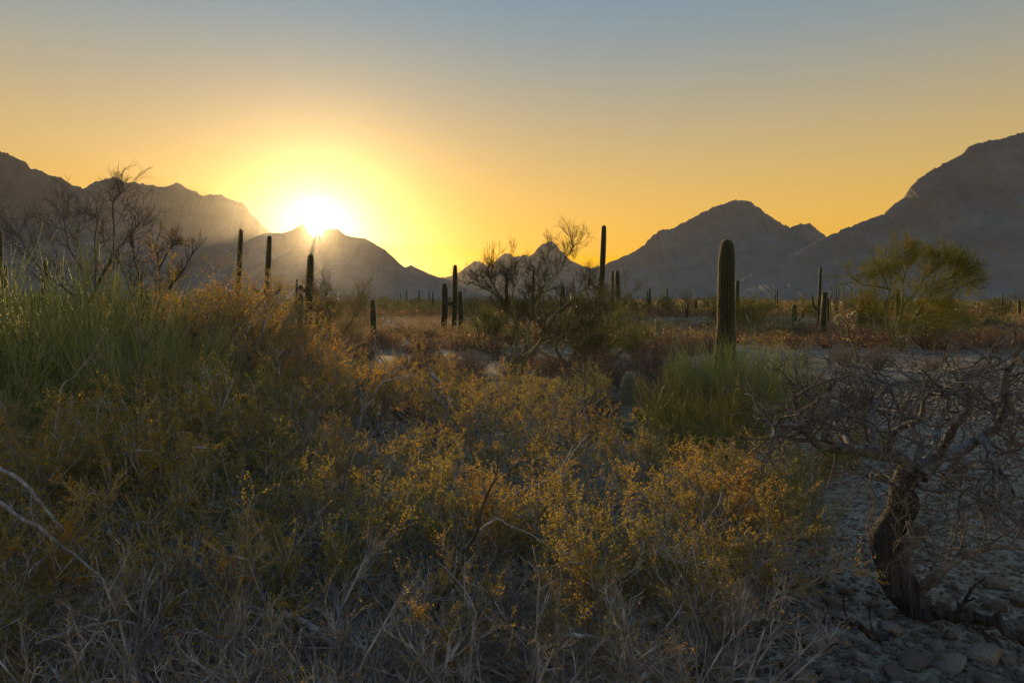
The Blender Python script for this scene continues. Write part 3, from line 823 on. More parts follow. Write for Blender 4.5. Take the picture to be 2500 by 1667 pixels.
# the dead twisted tree
Z6 = lambda x, y, d=0.0: (1850 + x / 1.809, 800 + y / 1.809, d)
DEAD_Y = 4.7
limb_tree('dead_tree', 'dead tree', 'twisted dead tree with gnarled dark trunk and tangled bare twigs over stones', 2232, 1515, DEAD_Y, [
    ([Z6(745, 1350), Z6(700, 1240), Z6(625, 1130), Z6(575, 1010), Z6(595, 890), Z6(655, 790), Z6(655, 700), Z6(705, 610)], 0.118, 0.074, 1),
    ([Z6(690, 660), Z6(650, 585, -.03), Z6(540, 545, -.08), Z6(380, 530, -.12), Z6(270, 505, -.16), Z6(215, 450, -.2), Z6(180, 350, -.22), Z6(165, 290, -.25)], 0.054, 0.012, 3),
    ([Z6(240, 480, -.18), Z6(180, 438, -.3), Z6(110, 432, -.36), Z6(60, 428, -.4)], 0.022, 0.006, 2),
    ([Z6(285, 505, -.16), Z6(285, 430, -.05), Z6(240, 350, .05), Z6(205, 300, .1)], 0.026, 0.010, 2),
    ([Z6(715, 660), Z6(770, 585, .05), Z6(880, 545, .1), Z6(980, 480, .2), Z6(1060, 430, .25), Z6(1150, 400, .3), Z6(1290, 390, .35)], 0.052, 0.016, 3),
    ([Z6(1050, 440, .25), Z6(1085, 340, .3), Z6(1120, 250, .35)], 0.014, 0.005, 2),
    ([Z6(780, 580, .05), Z6(790, 480, .3), Z6(800, 400, .5), Z6(880, 310, .7), Z6(960, 290, .9)], 0.034, 0.010, 2),
    ([Z6(980, 485, .2), Z6(1030, 540, -.1), Z6(1055, 640, -.3), Z6(1062, 770, -.4)], 0.026, 0.008, 2),
    ([Z6(700, 1180), Z6(760, 1110, -.1), Z6(850, 1040, -.15), Z6(960, 990, -.1), Z6(1080, 985, 0), Z6(1240, 1000, .1)], 0.040, 0.012, 2),
    ([Z6(660, 1060), Z6(650, 1010, -.09), Z6(690, 930, -.14), Z6(740, 865, -.16)], 0.040, 0.030, 0),
    ([Z6(640, 700), Z6(580, 680, -.1), Z6(520, 650, -.2), Z6(430, 665, -.3)], 0.016, 0.005, 1),
    ([Z6(690, 690), Z6(760, 710, -.15), Z6(860, 705, -.2), Z6(920, 700, -.2), Z6(1080, 730, -.1)], 0.016, 0.005, 2),
    ([Z6(520, 540, -.08), Z6(500, 430, .1), Z6(520, 340, .25), Z6(600, 260, .4)], 0.026, 0.007, 3),
    ([Z6(420, 532, -.12), Z6(350, 430, .2), Z6(300, 330, .4), Z6(330, 240, .5)], 0.022, 0.006, 2),
    ([Z6(700, 620), Z6(720, 520, .3), Z6(660, 420, .55), Z6(610, 330, .7), Z6(560, 230, .8)], 0.030, 0.007, 2),
    ([Z6(800, 560, .05), Z6(860, 440, -.2), Z6(930, 340, -.35), Z6(900, 230, -.4), Z6(960, 140, -.4)], 0.032, 0.006, 2),
    ([Z6(1060, 440, .25), Z6(1100, 330, .1), Z6(1090, 220, 0), Z6(1140, 120, -.1), Z6(1120, 40, -.1)], 0.030, 0.006, 2),
    ([Z6(560, 545, -.08), Z6(610, 450, -.3), Z6(700, 400, -.5), Z6(720, 310, -.6), Z6(800, 260, -.7)], 0.024, 0.006, 2)],
    BARK_DEAD,
    [(5, 0.18, 1.0, 0.5, 1.4, 0.25, 0.75, 11, 0.22, -0.01, 0.0085, 0.0032),
     (5, 0.15, 1.0, 0.5, 1.2, 0.14, 0.38, 8, 0.24, -0.03, 0.0038, 0.0018),
     (3, 0.15, 1.0, 0.5, 1.2, 0.06, 0.17, 4, 0.28, -0.03, 0.0024, 0.0012)], TWIG_BROWN, seed=51, gnarl=0.006, sides=14, limb_bark=LIMB_DEAD)

# ------------------------------------------------------------------ shrubs (prototypes, then copies)
def creosote(seed, stems=13, height=1.25, leafy=13500, leafsize=0.0180, spread=(0.15, 0.85), leafmat=None, twig=None):
    rng = np.random.default_rng(seed)
    a = rng.uniform(0, 6.28, stems); s = rng.uniform(spread[0], spread[1], stems)
    st = np.stack([np.cos(a) * 0.07, np.sin(a) * 0.07, np.full(stems, -0.04)], -1) * rng.uniform(0.3, 1.4, (stems, 1))
    d = np.stack([np.cos(a) * s, np.sin(a) * s, np.ones(stems)], -1)
    L0 = grow(st, d, height * rng.uniform(0.75, 1.15, stems), 9, 0.10, 0.02, rng)
    gb = Geo()
    tubes(gb, L0, taper(stems, 9, rng.uniform(0.009, 0.020, stems), 0.0035), 5)
    s1, d1, _, t1 = sprout(L0, 7, 0.22, 0.98, 0.35, 0.95, rng)
    L1 = grow(s1, d1, height * rng.uniform(0.22, 0.48, len(s1)) * (1.15 - 0.6 * t1), 6, 0.16, 0.05, rng)
    tubes(gb, L1, taper(len(s1), 6, 0.0055, 0.002), 4)
    s2, d2, _, t2 = sprout(L1, 6, 0.2, 1.0, 0.4, 1.1, rng)
    L2 = grow(s2, d2, height * rng.uniform(0.08, 0.20, len(s2)), 4, 0.18, 0.06, rng)
    tubes(gb, L2, taper(len(s2), 4, 0.0022, 0.001), 3)
    out = [('branches', gb.mesh('creosote_branches', twig or TWIG_GREY))]
    if leafy:
        gl = Geo()
        c = np.concatenate([along(L2, int(leafy * 0.8), rng, 0.008, 0.2, 1.0), along(L1, leafy - int(leafy * 0.8), rng, 0.010, 0.5, 1.0)])
        leaves(gl, c, np.full(len(c), leafsize), rng)
        out.append(('foliage', gl.mesh('creosote_foliage', leafmat or LEAF_CREOSOTE)))
    return out

def broom(seed, stems=58, height=1.0, kids=11, mat=None, r=0.0027, spread=0.6):
    rng = np.random.default_rng(seed)
    a = rng.uniform(0, 6.28, stems); q = np.sqrt(rng.uniform(0, 1, stems)); s = rng.uniform(0.02, spread, stems) * rng.uniform(0.5, 1.6, stems)
    st = np.stack([np.cos(a) * q * 0.28, np.sin(a) * q * 0.28, np.full(stems, -0.03)], -1)
    d = np.stack([np.cos(a) * s, np.sin(a) * s, np.ones(stems)], -1)
    hgt = height * (0.28 + 0.85 * rng.uniform(0, 1, stems) ** 1.5)
    L0 = grow(st, d, hgt, 7, 0.10, 0.02, rng)
    g = Geo(); tubes(g, L0, taper(stems, 7, r * 1.2, r * 0.6), 3, rng.uniform(0, 1, stems))
    s1, d1, p1, _ = sprout(L0, kids, 0.2, 0.95, 0.15, 0.65, rng)
    L1 = grow(s1, d1, height * rng.uniform(0.15, 0.42, len(s1)), 5, 0.07, 0.10, rng)
    tubes(g, L1, taper(len(s1), 5, r, r * 0.45), 3, rng.uniform(0, 1, len(s1)))
    return [('stems', g.mesh('broom_stems', mat or STEM_GREEN))]

def bursage(seed, stems=70, height=0.55, leafy=2600, leafsize=0.016, leafmat=None, twig=None):
    rng = np.random.default_rng(seed)
    a = rng.uniform(0, 6.28, stems); s = rng.uniform(0.1, 1.5, stems)
    st = np.stack([np.cos(a) * 0.05, np.sin(a) * 0.05, np.full(stems, -0.03)], -1)
    d = np.stack([np.cos(a) * s, np.sin(a) * s, np.ones(stems)], -1)
    L0 = grow(st, d, height * rng.uniform(0.7, 1.15, stems), 6, 0.14, 0.03, rng)
    gb = Geo(); tubes(gb, L0, taper(stems, 6, 0.004, 0.0015), 3)
    s1, d1, _, _ = sprout(L0, 5, 0.3, 1.0, 0.3, 1.0, rng)
    L1 = grow(s1, d1, height * rng.uniform(0.15, 0.35, len(s1)), 4, 0.2, 0.05, rng)
    tubes(gb, L1, taper(len(s1), 4, 0.0025, 0.001), 3)
    out = [('branches', gb.mesh('bursage_branches', twig or TWIG_BROWN))]
    gl = Geo()
    c = along(L1, leafy, rng, 0.012)
    leaves(gl, c, np.full(leafy, leafsize), rng)
    out.append(('foliage', gl.mesh('bursage_foliage', leafmat or LEAF_BURSAGE)))
    return out

def place(proto, name, x, y, rz, s, label, category, group=None, sz=1.0):
    root = put(name, None, loc=(x, y, float(ground(x, y)) - 0.02), rz=rz, scale=(s, s, s * sz))
    tag(root, label, category, group)
    for nm, me in proto:
        o = put(nm, me, root); o['kind'] = 'stuff'
    return root

CRE = [creosote(60 + i) for i in range(6)]
CRE_SPARSE = [creosote(70 + i, stems=9, leafy=7000, spread=(0.1, 0.7)) for i in range(3)]
CRE_BARE = [creosote(80 + i, stems=14, height=1.0, leafy=1200, spread=(0.4, 1.6)) for i in range(3)]
CRE_FAR = [creosote(90 + i, stems=16, height=1.7, leafy=10000, leafsize=0.022) for i in range(3)]
BRM = [broom(100 + i) for i in range(4)]
BRM_OLIVE = [broom(110 + i, mat=STEM_OLIVE, spread=0.85, kids=9) for i in range(3)]
BUR = [bursage(120 + i) for i in range(5)]
BUR_GREY = [bursage(130 + i, leafy=1500, leafmat=LEAF_GREY) for i in range(3)]

R = random.Random(77)

# the creosote thicket around the viewpoint
placed = [(px2x(u_, y_), y_) for u_, y_ in [(1245, 18.2), (1245, 17.4), (1243, 16.6), (1238, 15.8), (1250, 15.0), (2094, 25), (2094, 24), (2010, 41), (1606, 36), (1606, 35), (911, 38), (911, 37), (1535, 14.4), (1535, 13.8), (1198, 13.4), (1198, 12.8)]]
def scatter(n, urange, yrange, mind, tries=40, ok=None):
    out = []
    for _ in range(n):
        for _t in range(tries):
            y = yrange[0] * (yrange[1] / yrange[0]) ** R.random()
            u = R.uniform(*urange); x = px2x(u, y)
            if ok and not ok(u, y): continue
            if all((x - a) ** 2 + (y - b) ** 2 > mind ** 2 for a, b in placed):
                placed.append((x, y)); out.append((u, x, y)); break
    return out

LAB_T = 'yellow-orange leaved creosote bush in the dense thicket'
GRP_T = 'creosote bushes of the thicket'
for u, x, y in scatter(66, (-160, 1840), (3.4, 8.2), 0.42):
    hmax = (1.15 if u < 420 else 1.4) if u < 640 else (1.2 if u < 900 else 0.95)
    if y < 4.6: hmax = min(hmax, 1.0)
    s = hmax / 1.25 * R.uniform(0.72, 1.05)
    k = R.random()
    proto = R.choice(CRE) if k < 0.62 else (R.choice(CRE_SPARSE) if k < 0.85 else R.choice(CRE_BARE))
    lab, grp = ((LAB_T, GRP_T) if k < 0.62 else ('thinly leaved creosote bush with grey stems showing in the dense thicket', 'thinly leaved creosotes of the thicket') if k < 0.85
                else ('spreading nearly leafless creosote in the dense thicket', 'nearly leafless creosotes of the thicket'))
    place(proto, 'creosote_bush', x, y, R.uniform(0, 6.28), s, lab, 'bush', grp)
for u, x, y in scatter(26, (-120, 1880), (3.2, 5.6), 0.40):
    place(R.choice(CRE_BARE), 'bare_shrub', x, y, R.uniform(0, 6.28), R.uniform(0.6, 0.95), 'low leafless grey shrub tangled under the creosote', 'shrub', 'leafless shrubs under the thicket')
for u, x, y in scatter(18, (330, 800), (8.0, 11.5), 0.6):
    place(R.choice(CRE), 'creosote_bush', x, y, R.uniform(0, 6.28), R.uniform(0.75, 1.1), 'orange creosote bush standing in front of the green broom', 'bush', 'creosote bushes before the broom')
for i, (u, y, h) in enumerate([(470, 13.0, 2.75), (520, 13.5, 2.65), (572, 14.2, 2.5), (622, 13.2, 2.3), (664, 13.6, 2.15), (712, 14.0, 1.85), (548, 12.2, 2.25), (602, 12.4, 2.0), (436, 12.6, 2.5), (684, 12.4, 1.6), (500, 11.6, 2.0), (745, 13.2, 1.4)]):
    placed.append((px2x(u, y), y))
    place(CRE_FAR[i % 3], 'creosote_bush', px2x(u, y), y, i * 2.3, h / 1.65, 'tall olive creosote bush with glinting leaves below the saguaro spears', 'bush', 'tall olive creosotes')
for u, x, y in scatter(8, (-80, 430), (12.5, 17.0), 1.0):
    place(R.choice(CRE_FAR), 'creosote_bush', x, y, R.uniform(0, 6.28), R.uniform(0.9, 1.2), 'tall creosote bush behind the bare leafless tree', 'bush', 'creosotes behind the bare tree')
for u, x, y in scatter(22, (780, 1560), (8.2, 15.0), 0.7, ok=lambda u, y: not (700 < u < 1040 and 8.2 < y < 11) and not 1485 < u < 1585 and not 1165 < u < 1235):
    place(R.choice(CRE_SPARSE + CRE[:2]), 'creosote_bush', x, y, R.uniform(0, 6.28), R.uniform(0.55, 0.95), 'small amber creosote bush scattered over open ground before the bare spreading tree', 'bush', 'small amber creosotes')

# green broom
for i, (u, y, h) in enumerate([(20, 9.6, 1.75), (70, 10.2, 1.9), (130, 9.8, 1.7), (185, 10.4, 1.75), (235, 9.5, 1.45), (300, 10.2, 1.6), (355, 9.7, 1.3), (410, 9.3, 1.2), (465, 9.6, 1.15), (95, 9.0, 1.3), (330, 8.8, 0.95), (-60, 9.8, 2.0), (160, 11.2, 2.0), (60, 11.6, 2.2), (270, 11.4, 1.8)]):
    place(BRM[i % 4], 'green_broom', px2x(u, y), y, i * 1.3, h * 1.4, 'tall bright green broom shrub in the stand around the bare tree', 'shrub', 'green broom around the bare tree', 1.0)
for i, (u, y, h) in enumerate([(1700, 13.4, 1.05), (1750, 12.6, 1.1), (1800, 13.0, 1.2), (1845, 12.4, 1.05), (1730, 14.6, 1.1), (1820, 14.2, 1.15), (1915, 13.8, 1.0), (1955, 14.4, 0.85), (1660, 13.0, 0.9), (1880, 12.2, 0.9)]):
    place(BRM[i % 4], 'green_broom', px2x(u, y), y, i * 2.1, h * 1.25, 'green broom shrub clustered round the stout saguaro base', 'shrub', 'green broom at the stout saguaro')
for i, (u, y, h) in enumerate([(1612, 11.4, 0.95), (1650, 10.6, 1.0), (1700, 11.2, 1.1), (1745, 10.4, 1.0), (1790, 11.0, 1.1), (1575, 12.2, 0.6), (1478, 12.6, 0.6), (1430, 13.4, 0.8), (1520, 11.0, 0.42), (1835, 10.6, 0.85), (1690, 9.6, 0.85), (1620, 9.4, 0.7), (1780, 9.4, 0.8)]):
    place(BRM_OLIVE[i % 3], 'olive_broom', px2x(u, y), y, i * 2.7, h, 'olive-yellow broom shrub between the barrel-shaped young saguaro and dead tree', 'shrub', 'olive broom before the stout saguaro')
for i, (u, y, h) in enumerate([(1880, 8.0, 0.8), (1940, 7.2, 0.7), (1990, 8.4, 0.8), (2050, 9.0, 0.7), (1960, 6.2, 0.6), (2120, 9.6, 0.7)]):
    place(BRM_OLIVE[i % 3], 'olive_broom', px2x(u, y), y, i * 1.9, h, 'low wiry olive broom behind the twisted dead tree', 'shrub', 'wiry broom behind the dead tree')

# low rust and grey brush over the plain
def plain_ok(u, y):
    if 1830 < u < 2600 and 13 < y < 29: return R.random() < 0.28
    if 640 < u < 800 and y < 12: return False
    return True
for u, x, y in scatter(270, (-150, 2650), (12.5, 50.0), 0.52, ok=plain_ok):
    grey = (700 < u < 1350 and y < 24 and R.random() < 0.6)
    if grey:
        place(R.choice(BUR_GREY), 'grey_brush', x, y, R.uniform(0, 6.28), R.uniform(0.8, 1.5), 'low grey-brown brush clump in the hollow before the bare spreading tree', 'shrub', 'grey brush clumps')
    else:
        place(R.choice(BUR), 'bursage_shrub', x, y, R.uniform(0, 6.28), R.uniform(0.9, 1.7), 'low rust-coloured bursage mound on the flat', 'shrub', 'rust-coloured bursage mounds')

for u, x, y in scatter(46, (760, 1520), (9.5, 24.0), 0.5, ok=lambda u, y: not (700 < u < 1040 and y < 11) and not 1495 < u < 1575 and not 1170 < u < 1230):
    place(R.choice(BUR_GREY + BUR[:2]), 'grey_brush', x, y, R.uniform(0, 6.28), R.uniform(0.7, 1.3), 'low grey-brown brush clump in the hollow before the bare spreading tree', 'shrub', 'grey brush clumps')

# palo verdes and thickets further back
def crown_tree(seed, height=3.4, mat=None):
    rng = np.random.default_rng(seed)
    n0 = 6; a = rng.uniform(0, 6.28, n0); s = rng.uniform(0.3, 0.95, n0)
    L0 = grow(np.zeros((n0, 3)), np.stack([np.cos(a) * s, np.sin(a) * s, np.ones(n0)], -1), height * rng.uniform(0.6, 0.85, n0), 9, 0.12, 0.03, rng)
    gw = Geo(); tubes(gw, L0, taper(n0, 9, 0.075, 0.02), 6)
    s1, d1, _, _ = sprout(L0, 9, 0.25, 1.0, 0.5, 1.2, rng)
    L1 = grow(s1, d1, height * rng.uniform(0.15, 0.40, len(s1)), 6, 0.12, 0.08, rng)
    tubes(gw, L1, taper(len(s1), 6, 0.018, 0.007), 4)
    gt = Geo()
    s2, d2, _, _ = sprout(L1, 7, 0.15, 1.0, 0.4, 1.0, rng)
    L2 = grow(s2, d2, height * rng.uniform(0.08, 0.20, len(s2)), 4, 0.14, 0.06, rng)
    tubes(gt, L2, taper(len(s2), 4, 0.006, 0.004), 3, rng.uniform(0, 1, len(s2)))
    s3, d3, _, _ = sprout(L2, 5, 0.1, 1.0, 0.3, 0.9, rng)
    L3 = grow(s3, d3, height * rng.uniform(0.05, 0.11, len(s3)), 3, 0.12, 0.12, rng)
    tubes(gt, L3, taper(len(s3), 3, 0.0048, 0.0025), 3, rng.uniform(0, 1, len(s3)))
    c = along(L3, 3500, rng, 0.04); leaves(gt, c, np.full(len(c), 0.032), rng)
    return [('trunk', gw.mesh('far_tree_trunk', BARK_PALO, True)), ('crown', gt.mesh('far_tree_crown', mat or LEAF_PALO))]
CT = [crown_tree(140), crown_tree(141), crown_tree(142, mat=LEAF_PALO_DRY), crown_tree(143, mat=LEAF_PALO_DRY)]
def tree(i, u, y, h, label, group=None, wide=1.0):
    s = h / 3.2
    x = px2x(u, y)
    root = put('palo_verde_tree', None, loc=(x, y, float(ground(x, y)) - 0.05), rz=u * 0.37, scale=(s * wide, s * wide, s)); tag(root, label, 'tree', group)
    for nm, me in CT[i]:
        o = put(nm, me, root)
        if nm == 'crown': o['kind'] = 'stuff'
tree(0, 1845, 42, 2.9, 'low spreading palo verde between the stout ribbed saguaro and long-armed saguaro', wide=1.5)
tree(3, 1765, 50, 3.0, 'twiggy palo verde behind the stout ribbed saguaro')
tree(2, 1505, 38, 3.6, 'feathery dry palo verde around the tallest saguaro spear', wide=1.25)
tree(1, 1440, 24, 2.6, 'low olive palo verde bush under the outer boughs of the bare spreading tree', wide=1.3)
tree(1, 1500, 27, 2.0, 'broad low olive palo verde bush before the tallest saguaro spear', wide=1.6)
tree(2, 1390, 22, 2.7, 'dark twiggy palo verde thicket tangled with the bare spreading tree', wide=1.1)
tree(3, 815, 33, 3.7, 'slender twiggy tree standing beside the knobby-armed saguaro', wide=0.8)
tree(3, 770, 44, 3.4, 'dry twiggy tree behind the knobby-armed saguaro')
tree(1, 2260, 36, 2.6, 'rounded yellow-green palo verde behind the spreading green tree', wide=1.5)
tree(0, 2150, 40, 2.6, 'green palo verde bush behind the cholla side of the spreading green tree', wide=1.3)
tree(1, 2390, 48, 2.4, 'low yellow-green palo verde on the open flat past the spreading green tree', wide=1.6)
tree(0, 1180, 30, 2.2, 'low green palo verde bush between three close saguaros and the bare spreading tree', wide=1.4)
for i, (u, y, h) in enumerate([(540, 60, 3), (460, 70, 3.2), (390, 64, 3), (300, 80, 3.2), (60, 75, 3.2), (-60, 60, 3.4), (620, 85, 3.2), (870, 90, 3), (950, 120, 3), (1010, 100, 2.6), (1160, 80, 3), (1300, 85, 3), (1420, 95, 3), (1560, 110, 3), (1640, 95, 2.4),
                               (1700, 120, 3), (1780, 105, 3), (1870, 100, 3), (1990, 115, 3), (2090, 100, 3), (2160, 120, 3), (2320, 110, 2.8), (2440, 105, 3), (2530, 90, 3), (2000, 75, 2.2), (1250, 120, 3), (1090, 130, 3)] + [(900 + 70 * q + 31 * (q * 7 % 5), 130 + 23 * (q * 11 % 9), 3.2) for q in range(23)]):
    tree(i % 4, u, y, h * 1.15, 'small palo verde tree far out on the plain', 'distant palo verdes', wide=1.3)

# far brush: nobody could count it
def far_brush():
    rng = np.random.default_rng(9)
    def layer(g, n, y0, y1, k, h0, h1, leaf):
        y = y0 * (y1 / y0) ** rng.uniform(0, 1, n); x = (rng.uniform(-300, 2800, n) - U0) / FPX * y
        h = rng.uniform(h0, h1, n)
        c = np.stack([np.repeat(x, k), np.repeat(y, k), np.zeros(n * k)], -1)
        hh = np.repeat(h, k)
        off = rng.normal(0, 1, (n * k, 3)); off = norm(off) * rng.uniform(0.2, 1, (n * k, 1)) ** 0.4
        c[:, :2] += off[:, :2] * (hh * 0.95)[:, None]
        c[:, 2] = ground(c[:, 0], c[:, 1]) + hh * 0.45 + off[:, 2] * hh * 0.5
        leaves(g, c, hh * leaf, rng, np.repeat(rng.uniform(0, 1, n), k), 0.5)
    g = Geo()
    layer(g, 3600, 30, 95, 60, 0.4, 0.85, 0.17)
    layer(g, 9000, 90, 420, 16, 0.6, 1.3, 0.42)
    layer(g, 9000, 380, 1700, 10, 1.2, 3.0, 0.6)
    o = put('far_brush', g.mesh('far_brush', LEAF_BURSAGE))
    tag(o, 'rust-brown brush covering the far plain', 'brush', kind='stuff')
    g = Geo()
    layer(g, 900, 34, 110, 110, 0.6, 1.3, 0.12)
    layer(g, 2800, 100, 700, 40, 1.2, 3.2, 0.2)
    o = put('far_scrub', g.mesh('far_scrub', LEAF_PALO_DRY))
    tag(o, 'olive scrub dotted over the far plain', 'brush', kind='stuff')
far_brush()

# ------------------------------------------------------------------ dead wood
def stick(name, label, Y, pts, r0, r1, mat, category='branch', side_twigs=0, seed=1, group=None, sides=7):
    """a branch traced in the photograph, at depth Y (plus each point's own offset)"""
    rng = np.random.default_rng(seed)
    W = np.array([at(p[0], p[1], Y + (p[2] if len(p) > 2 else 0.0)) for p in pts])
    n = 20
    p = spline(W, n)
    p[1:-1] += rng.normal(0, r0 * 0.35, (n - 2, 3))
    base = p[0].copy(); p = p - base
    r = np.linspace(r0, r1, n) * (1 + 0.12 * rng.normal(0, 1, n).clip(-1, 1))
    g = Geo(); tubes(g, p[None], r[None], sides, rough=0.12 if sides > 7 else None)
    root = put(name, None, loc=base); tag(root, label, category, group)
    put('main_stem', g.mesh(name + '_stem', mat, True), root)
    if side_twigs:
        gt = Geo()
        s, d, _, t = sprout(p[None], side_twigs, 0.2, 1.0, 0.4, 1.0, rng)
        L = grow(s, d, rng.uniform(0.1, 0.4, side_twigs), 6, 0.16, 0.02, rng)
        tubes(gt, L, taper(side_twigs, 6, r1 * 0.8, r1 * 0.35), 4)
        s, d, _, t = sprout(L, 3, 0.2, 1.0, 0.4, 1.0, rng)
        L = grow(s, d, rng.uniform(0.05, 0.18, len(s)), 4, 0.2, 0.02, rng)
        tubes(gt, L, taper(len(s), 4, r1 * 0.45, r1 * 0.2), 3)
        o = put('twigs', gt.mesh(name + '_twigs', mat), root); o['kind'] = 'stuff'
    return root

stick('dead_branch', 'pale bare stick standing upright with a crooked tip in the thicket', 3.35, [(1146, 1700, 0), (1148, 1620), (1155, 1540), (1161, 1498), (1150, 1476), (1137, 1461)], 0.010, 0.006, WOOD_GREY, side_twigs=3, seed=2)
stick('dead_branch', 'dark sinuous branch climbing through the thicket, splitting into a pale bent twig', 3.9, [(1030, 1580, 0.2), (1080, 1460), (1118, 1400), (1130, 1362), (1165, 1300), (1178, 1250), (1190, 1205), (1215, 1165)], 0.013, 0.006, TWIG_DARK, side_twigs=3, seed=3)
stick('dead_branch', 'pale crooked twig reaching sideways from the dark sinuous branch', 3.9, [(1173, 1293), (1205, 1270), (1222, 1268), (1240, 1281), (1275, 1293), (1320, 1320), (1360, 1348), (1404, 1346)], 0.006, 0.003, WOOD_GREY, seed=4)
stick('dead_branch', 'straight pale dead stick slanting up over small amber creosotes', 5.6, [(1196, 1247, 0), (1255, 1208), (1318, 1180), (1365, 1148), (1402, 1100), (1440, 1060)], 0.016, 0.006, WOOD_GREY, side_twigs=4, seed=5)
stick('dead_branch', 'long grey limb arching low through the thicket before the green broom', 4.0, [(-40, 1200, .2), (30, 1250), (130, 1315), (200, 1370), (262, 1425), (330, 1500)], 0.012, 0.007, WOOD_GREY, side_twigs=5, seed=6)
stick('dead_branch', 'second grey limb just above the long low arching one', 4.4, [(-30, 1125, .2), (60, 1180), (120, 1250), (170, 1310), (200, 1340)], 0.013, 0.007, TWIG_GREY, side_twigs=5, seed=7)
stick('dead_branch', 'slim dark creosote limb forked upright in front of the green broom', 6.6, [(338, 1110, .1), (335, 1000), (348, 890), (340, 790), (318, 700), (285, 620)], 0.013, 0.005, TWIG_BROWN, side_twigs=6, seed=8)
stick('dead_branch', 'thin grey limb leaning in front of the green broom', 6.4, [(118, 1115, 0), (140, 1030), (150, 950), (190, 910), (235, 850), (265, 800)], 0.014, 0.005, TWIG_GREY, side_twigs=6, seed=9)
stick('dead_branch', 'brown limb slanting up from the thicket toward the stout creosotes', 5.2, [(610, 1210, 0), (660, 1150), (705, 1110), (745, 1060), (768, 1010), (760, 940), (752, 860)], 0.010, 0.004, TWIG_BROWN, side_twigs=8, seed=10)
stick('dead_branch', 'slanting grey branch crossing the upper thicket', 7.0, [(420, 1030, 0), (470, 1000), (500, 960), (520, 932)], 0.014, 0.007, TWIG_GREY, side_twigs=3, seed=11)
stick('leaning_branch', 'pale bare branch bending over the open gravel patch', 8.4, [(872, 1160, 0), (876, 1100), (873, 1050), (890, 1000), (910, 972), (930, 936), (960, 924), (1005, 915)], 0.020, 0.007, TWIG_GREY, side_twigs=7, seed=12)
stick('leaning_branch', 'thin upright twig rising from the bend of the pale bare branch', 8.4, [(934, 932), (940, 905), (936, 885), (918, 862), (905, 840)], 0.009, 0.004, TWIG_GREY, side_twigs=4, seed=13)
stick('dead_log', 'weathered grey dead log leaning upright behind the open gravel patch', 10.6, [(1122, 1060, 0), (1112, 1025), (1090, 970), (1070, 935), (1048, 912)], 0.055, 0.030, WOOD_GREY, 'log', side_twigs=0, seed=14, sides=10)
stick('dead_log', 'shorter split grey log beside the upright weathered log', 10.5, [(1100, 1035, -.1), (1080, 990), (1058, 958), (1050, 935), (1032, 933)], 0.040, 0.016, WOOD_GREY, 'log', side_twigs=0, seed=15, sides=10)
stick('dead_log', 'dark dead log bent like an elbow over the squat young cactus', 13.0, [(1165, 1010, .1), (1178, 975), (1195, 952), (1220, 944), (1258, 946)], 0.060, 0.045, WOOD_GREY, 'log', seed=16, sides=10)
stick('dead_branch', 'dark dry branch poking out from the base of the bare spreading tree', 15.0, [(1378, 895), (1400, 896), (1420, 908), (1440, 915)], 0.022, 0.010, TWIG_DARK, seed=17)
stick('dead_log', 'pale driftwood-like log lying on the ground among amber creosotes', 8.8, [(1290, 1110, .3), (1320, 1082), (1350, 1072), (1385, 1085)], 0.030, 0.018, WOOD_GREY, 'log', side_twigs=2, seed=18)
stick('dead_branch', 'thick grey bough lying low in the dark foot of the thicket', 3.7, [(640, 1590, .1), (690, 1505), (735, 1510), (780, 1545), (850, 1620)], 0.022, 0.012, WOOD_GREY, side_twigs=3, seed=19)
stick('dead_branch', 'pale twig curving low across the foot of the thicket', 3.6, [(90, 1570), (170, 1540), (250, 1518), (310, 1516), (340, 1528)], 0.008, 0.005, WOOD_GREY, side_twigs=3, seed=20)
stick('dead_branch', 'long dim bough running under the thicket short of the dead tree', 3.7, [(1330, 1580), (1380, 1555), (1440, 1553), (1520, 1570), (1600, 1568)], 0.013, 0.007, TWIG_GREY, side_twigs=4, seed=21)
stick('dead_branch', 'grey stick slanting up toward the olive broom from the thicket', 4.2, [(1390, 1530), (1440, 1460), (1490, 1425), (1560, 1380), (1620, 1330)], 0.010, 0.005, TWIG_GREY, side_twigs=6, seed=22)
stick('dead_branch', 'grey stick with fine twigs slanting toward the dead tree', 4.4, [(1540, 1530), (1620, 1500), (1690, 1490), (1735, 1475)], 0.010, 0.005, TWIG_GREY, side_twigs=5, seed=23)
stick('dead_branch', 'short broken pale stub low in the thicket', 3.3, [(1545, 1680), (1560, 1660), (1580, 1635)], 0.016, 0.010, WOOD_GREY, seed=24)
stick('dead_branch', 'dark crooked bough at the foot of the thicket near the dead tree', 3.7, [(1690, 1660, .1), (1715, 1600), (1780, 1565), (1850, 1520)], 0.018, 0.008, TWIG_DARK, side_twigs=5, seed=25)
stick('dead_root', 'long fallen grey root sprawling over stones from the dead tree foot', DEAD_Y - 0.3, [Z6(720, 1270), Z6(830, 1265, -.1), Z6(960, 1275, -.2), Z6(1080, 1315, -.3), Z6(1190, 1400, -.4)], 0.040, 0.022, BARK_DEAD, 'root', side_twigs=3, seed=26, sides=10)
stick('dead_root', 'low fallen branch lying over stones between dead tree and thicket', DEAD_Y - 0.3, [Z6(600, 1370), Z6(520, 1365, -.1), Z6(440, 1310, -.2), Z6(330, 1280, -.3)], 0.024, 0.010, BARK_DEAD, 'root', side_twigs=3, seed=27, sides=8)
stick('dead_branch', 'pale twisting deadwood crossing behind the dead tree crown', 7.5, [Z6(1230, 180), Z6(1160, 270), Z6(1110, 350), Z6(1040, 380), Z6(1000, 300)], 0.030, 0.012, WOOD_GREY, side_twigs=8, seed=28)
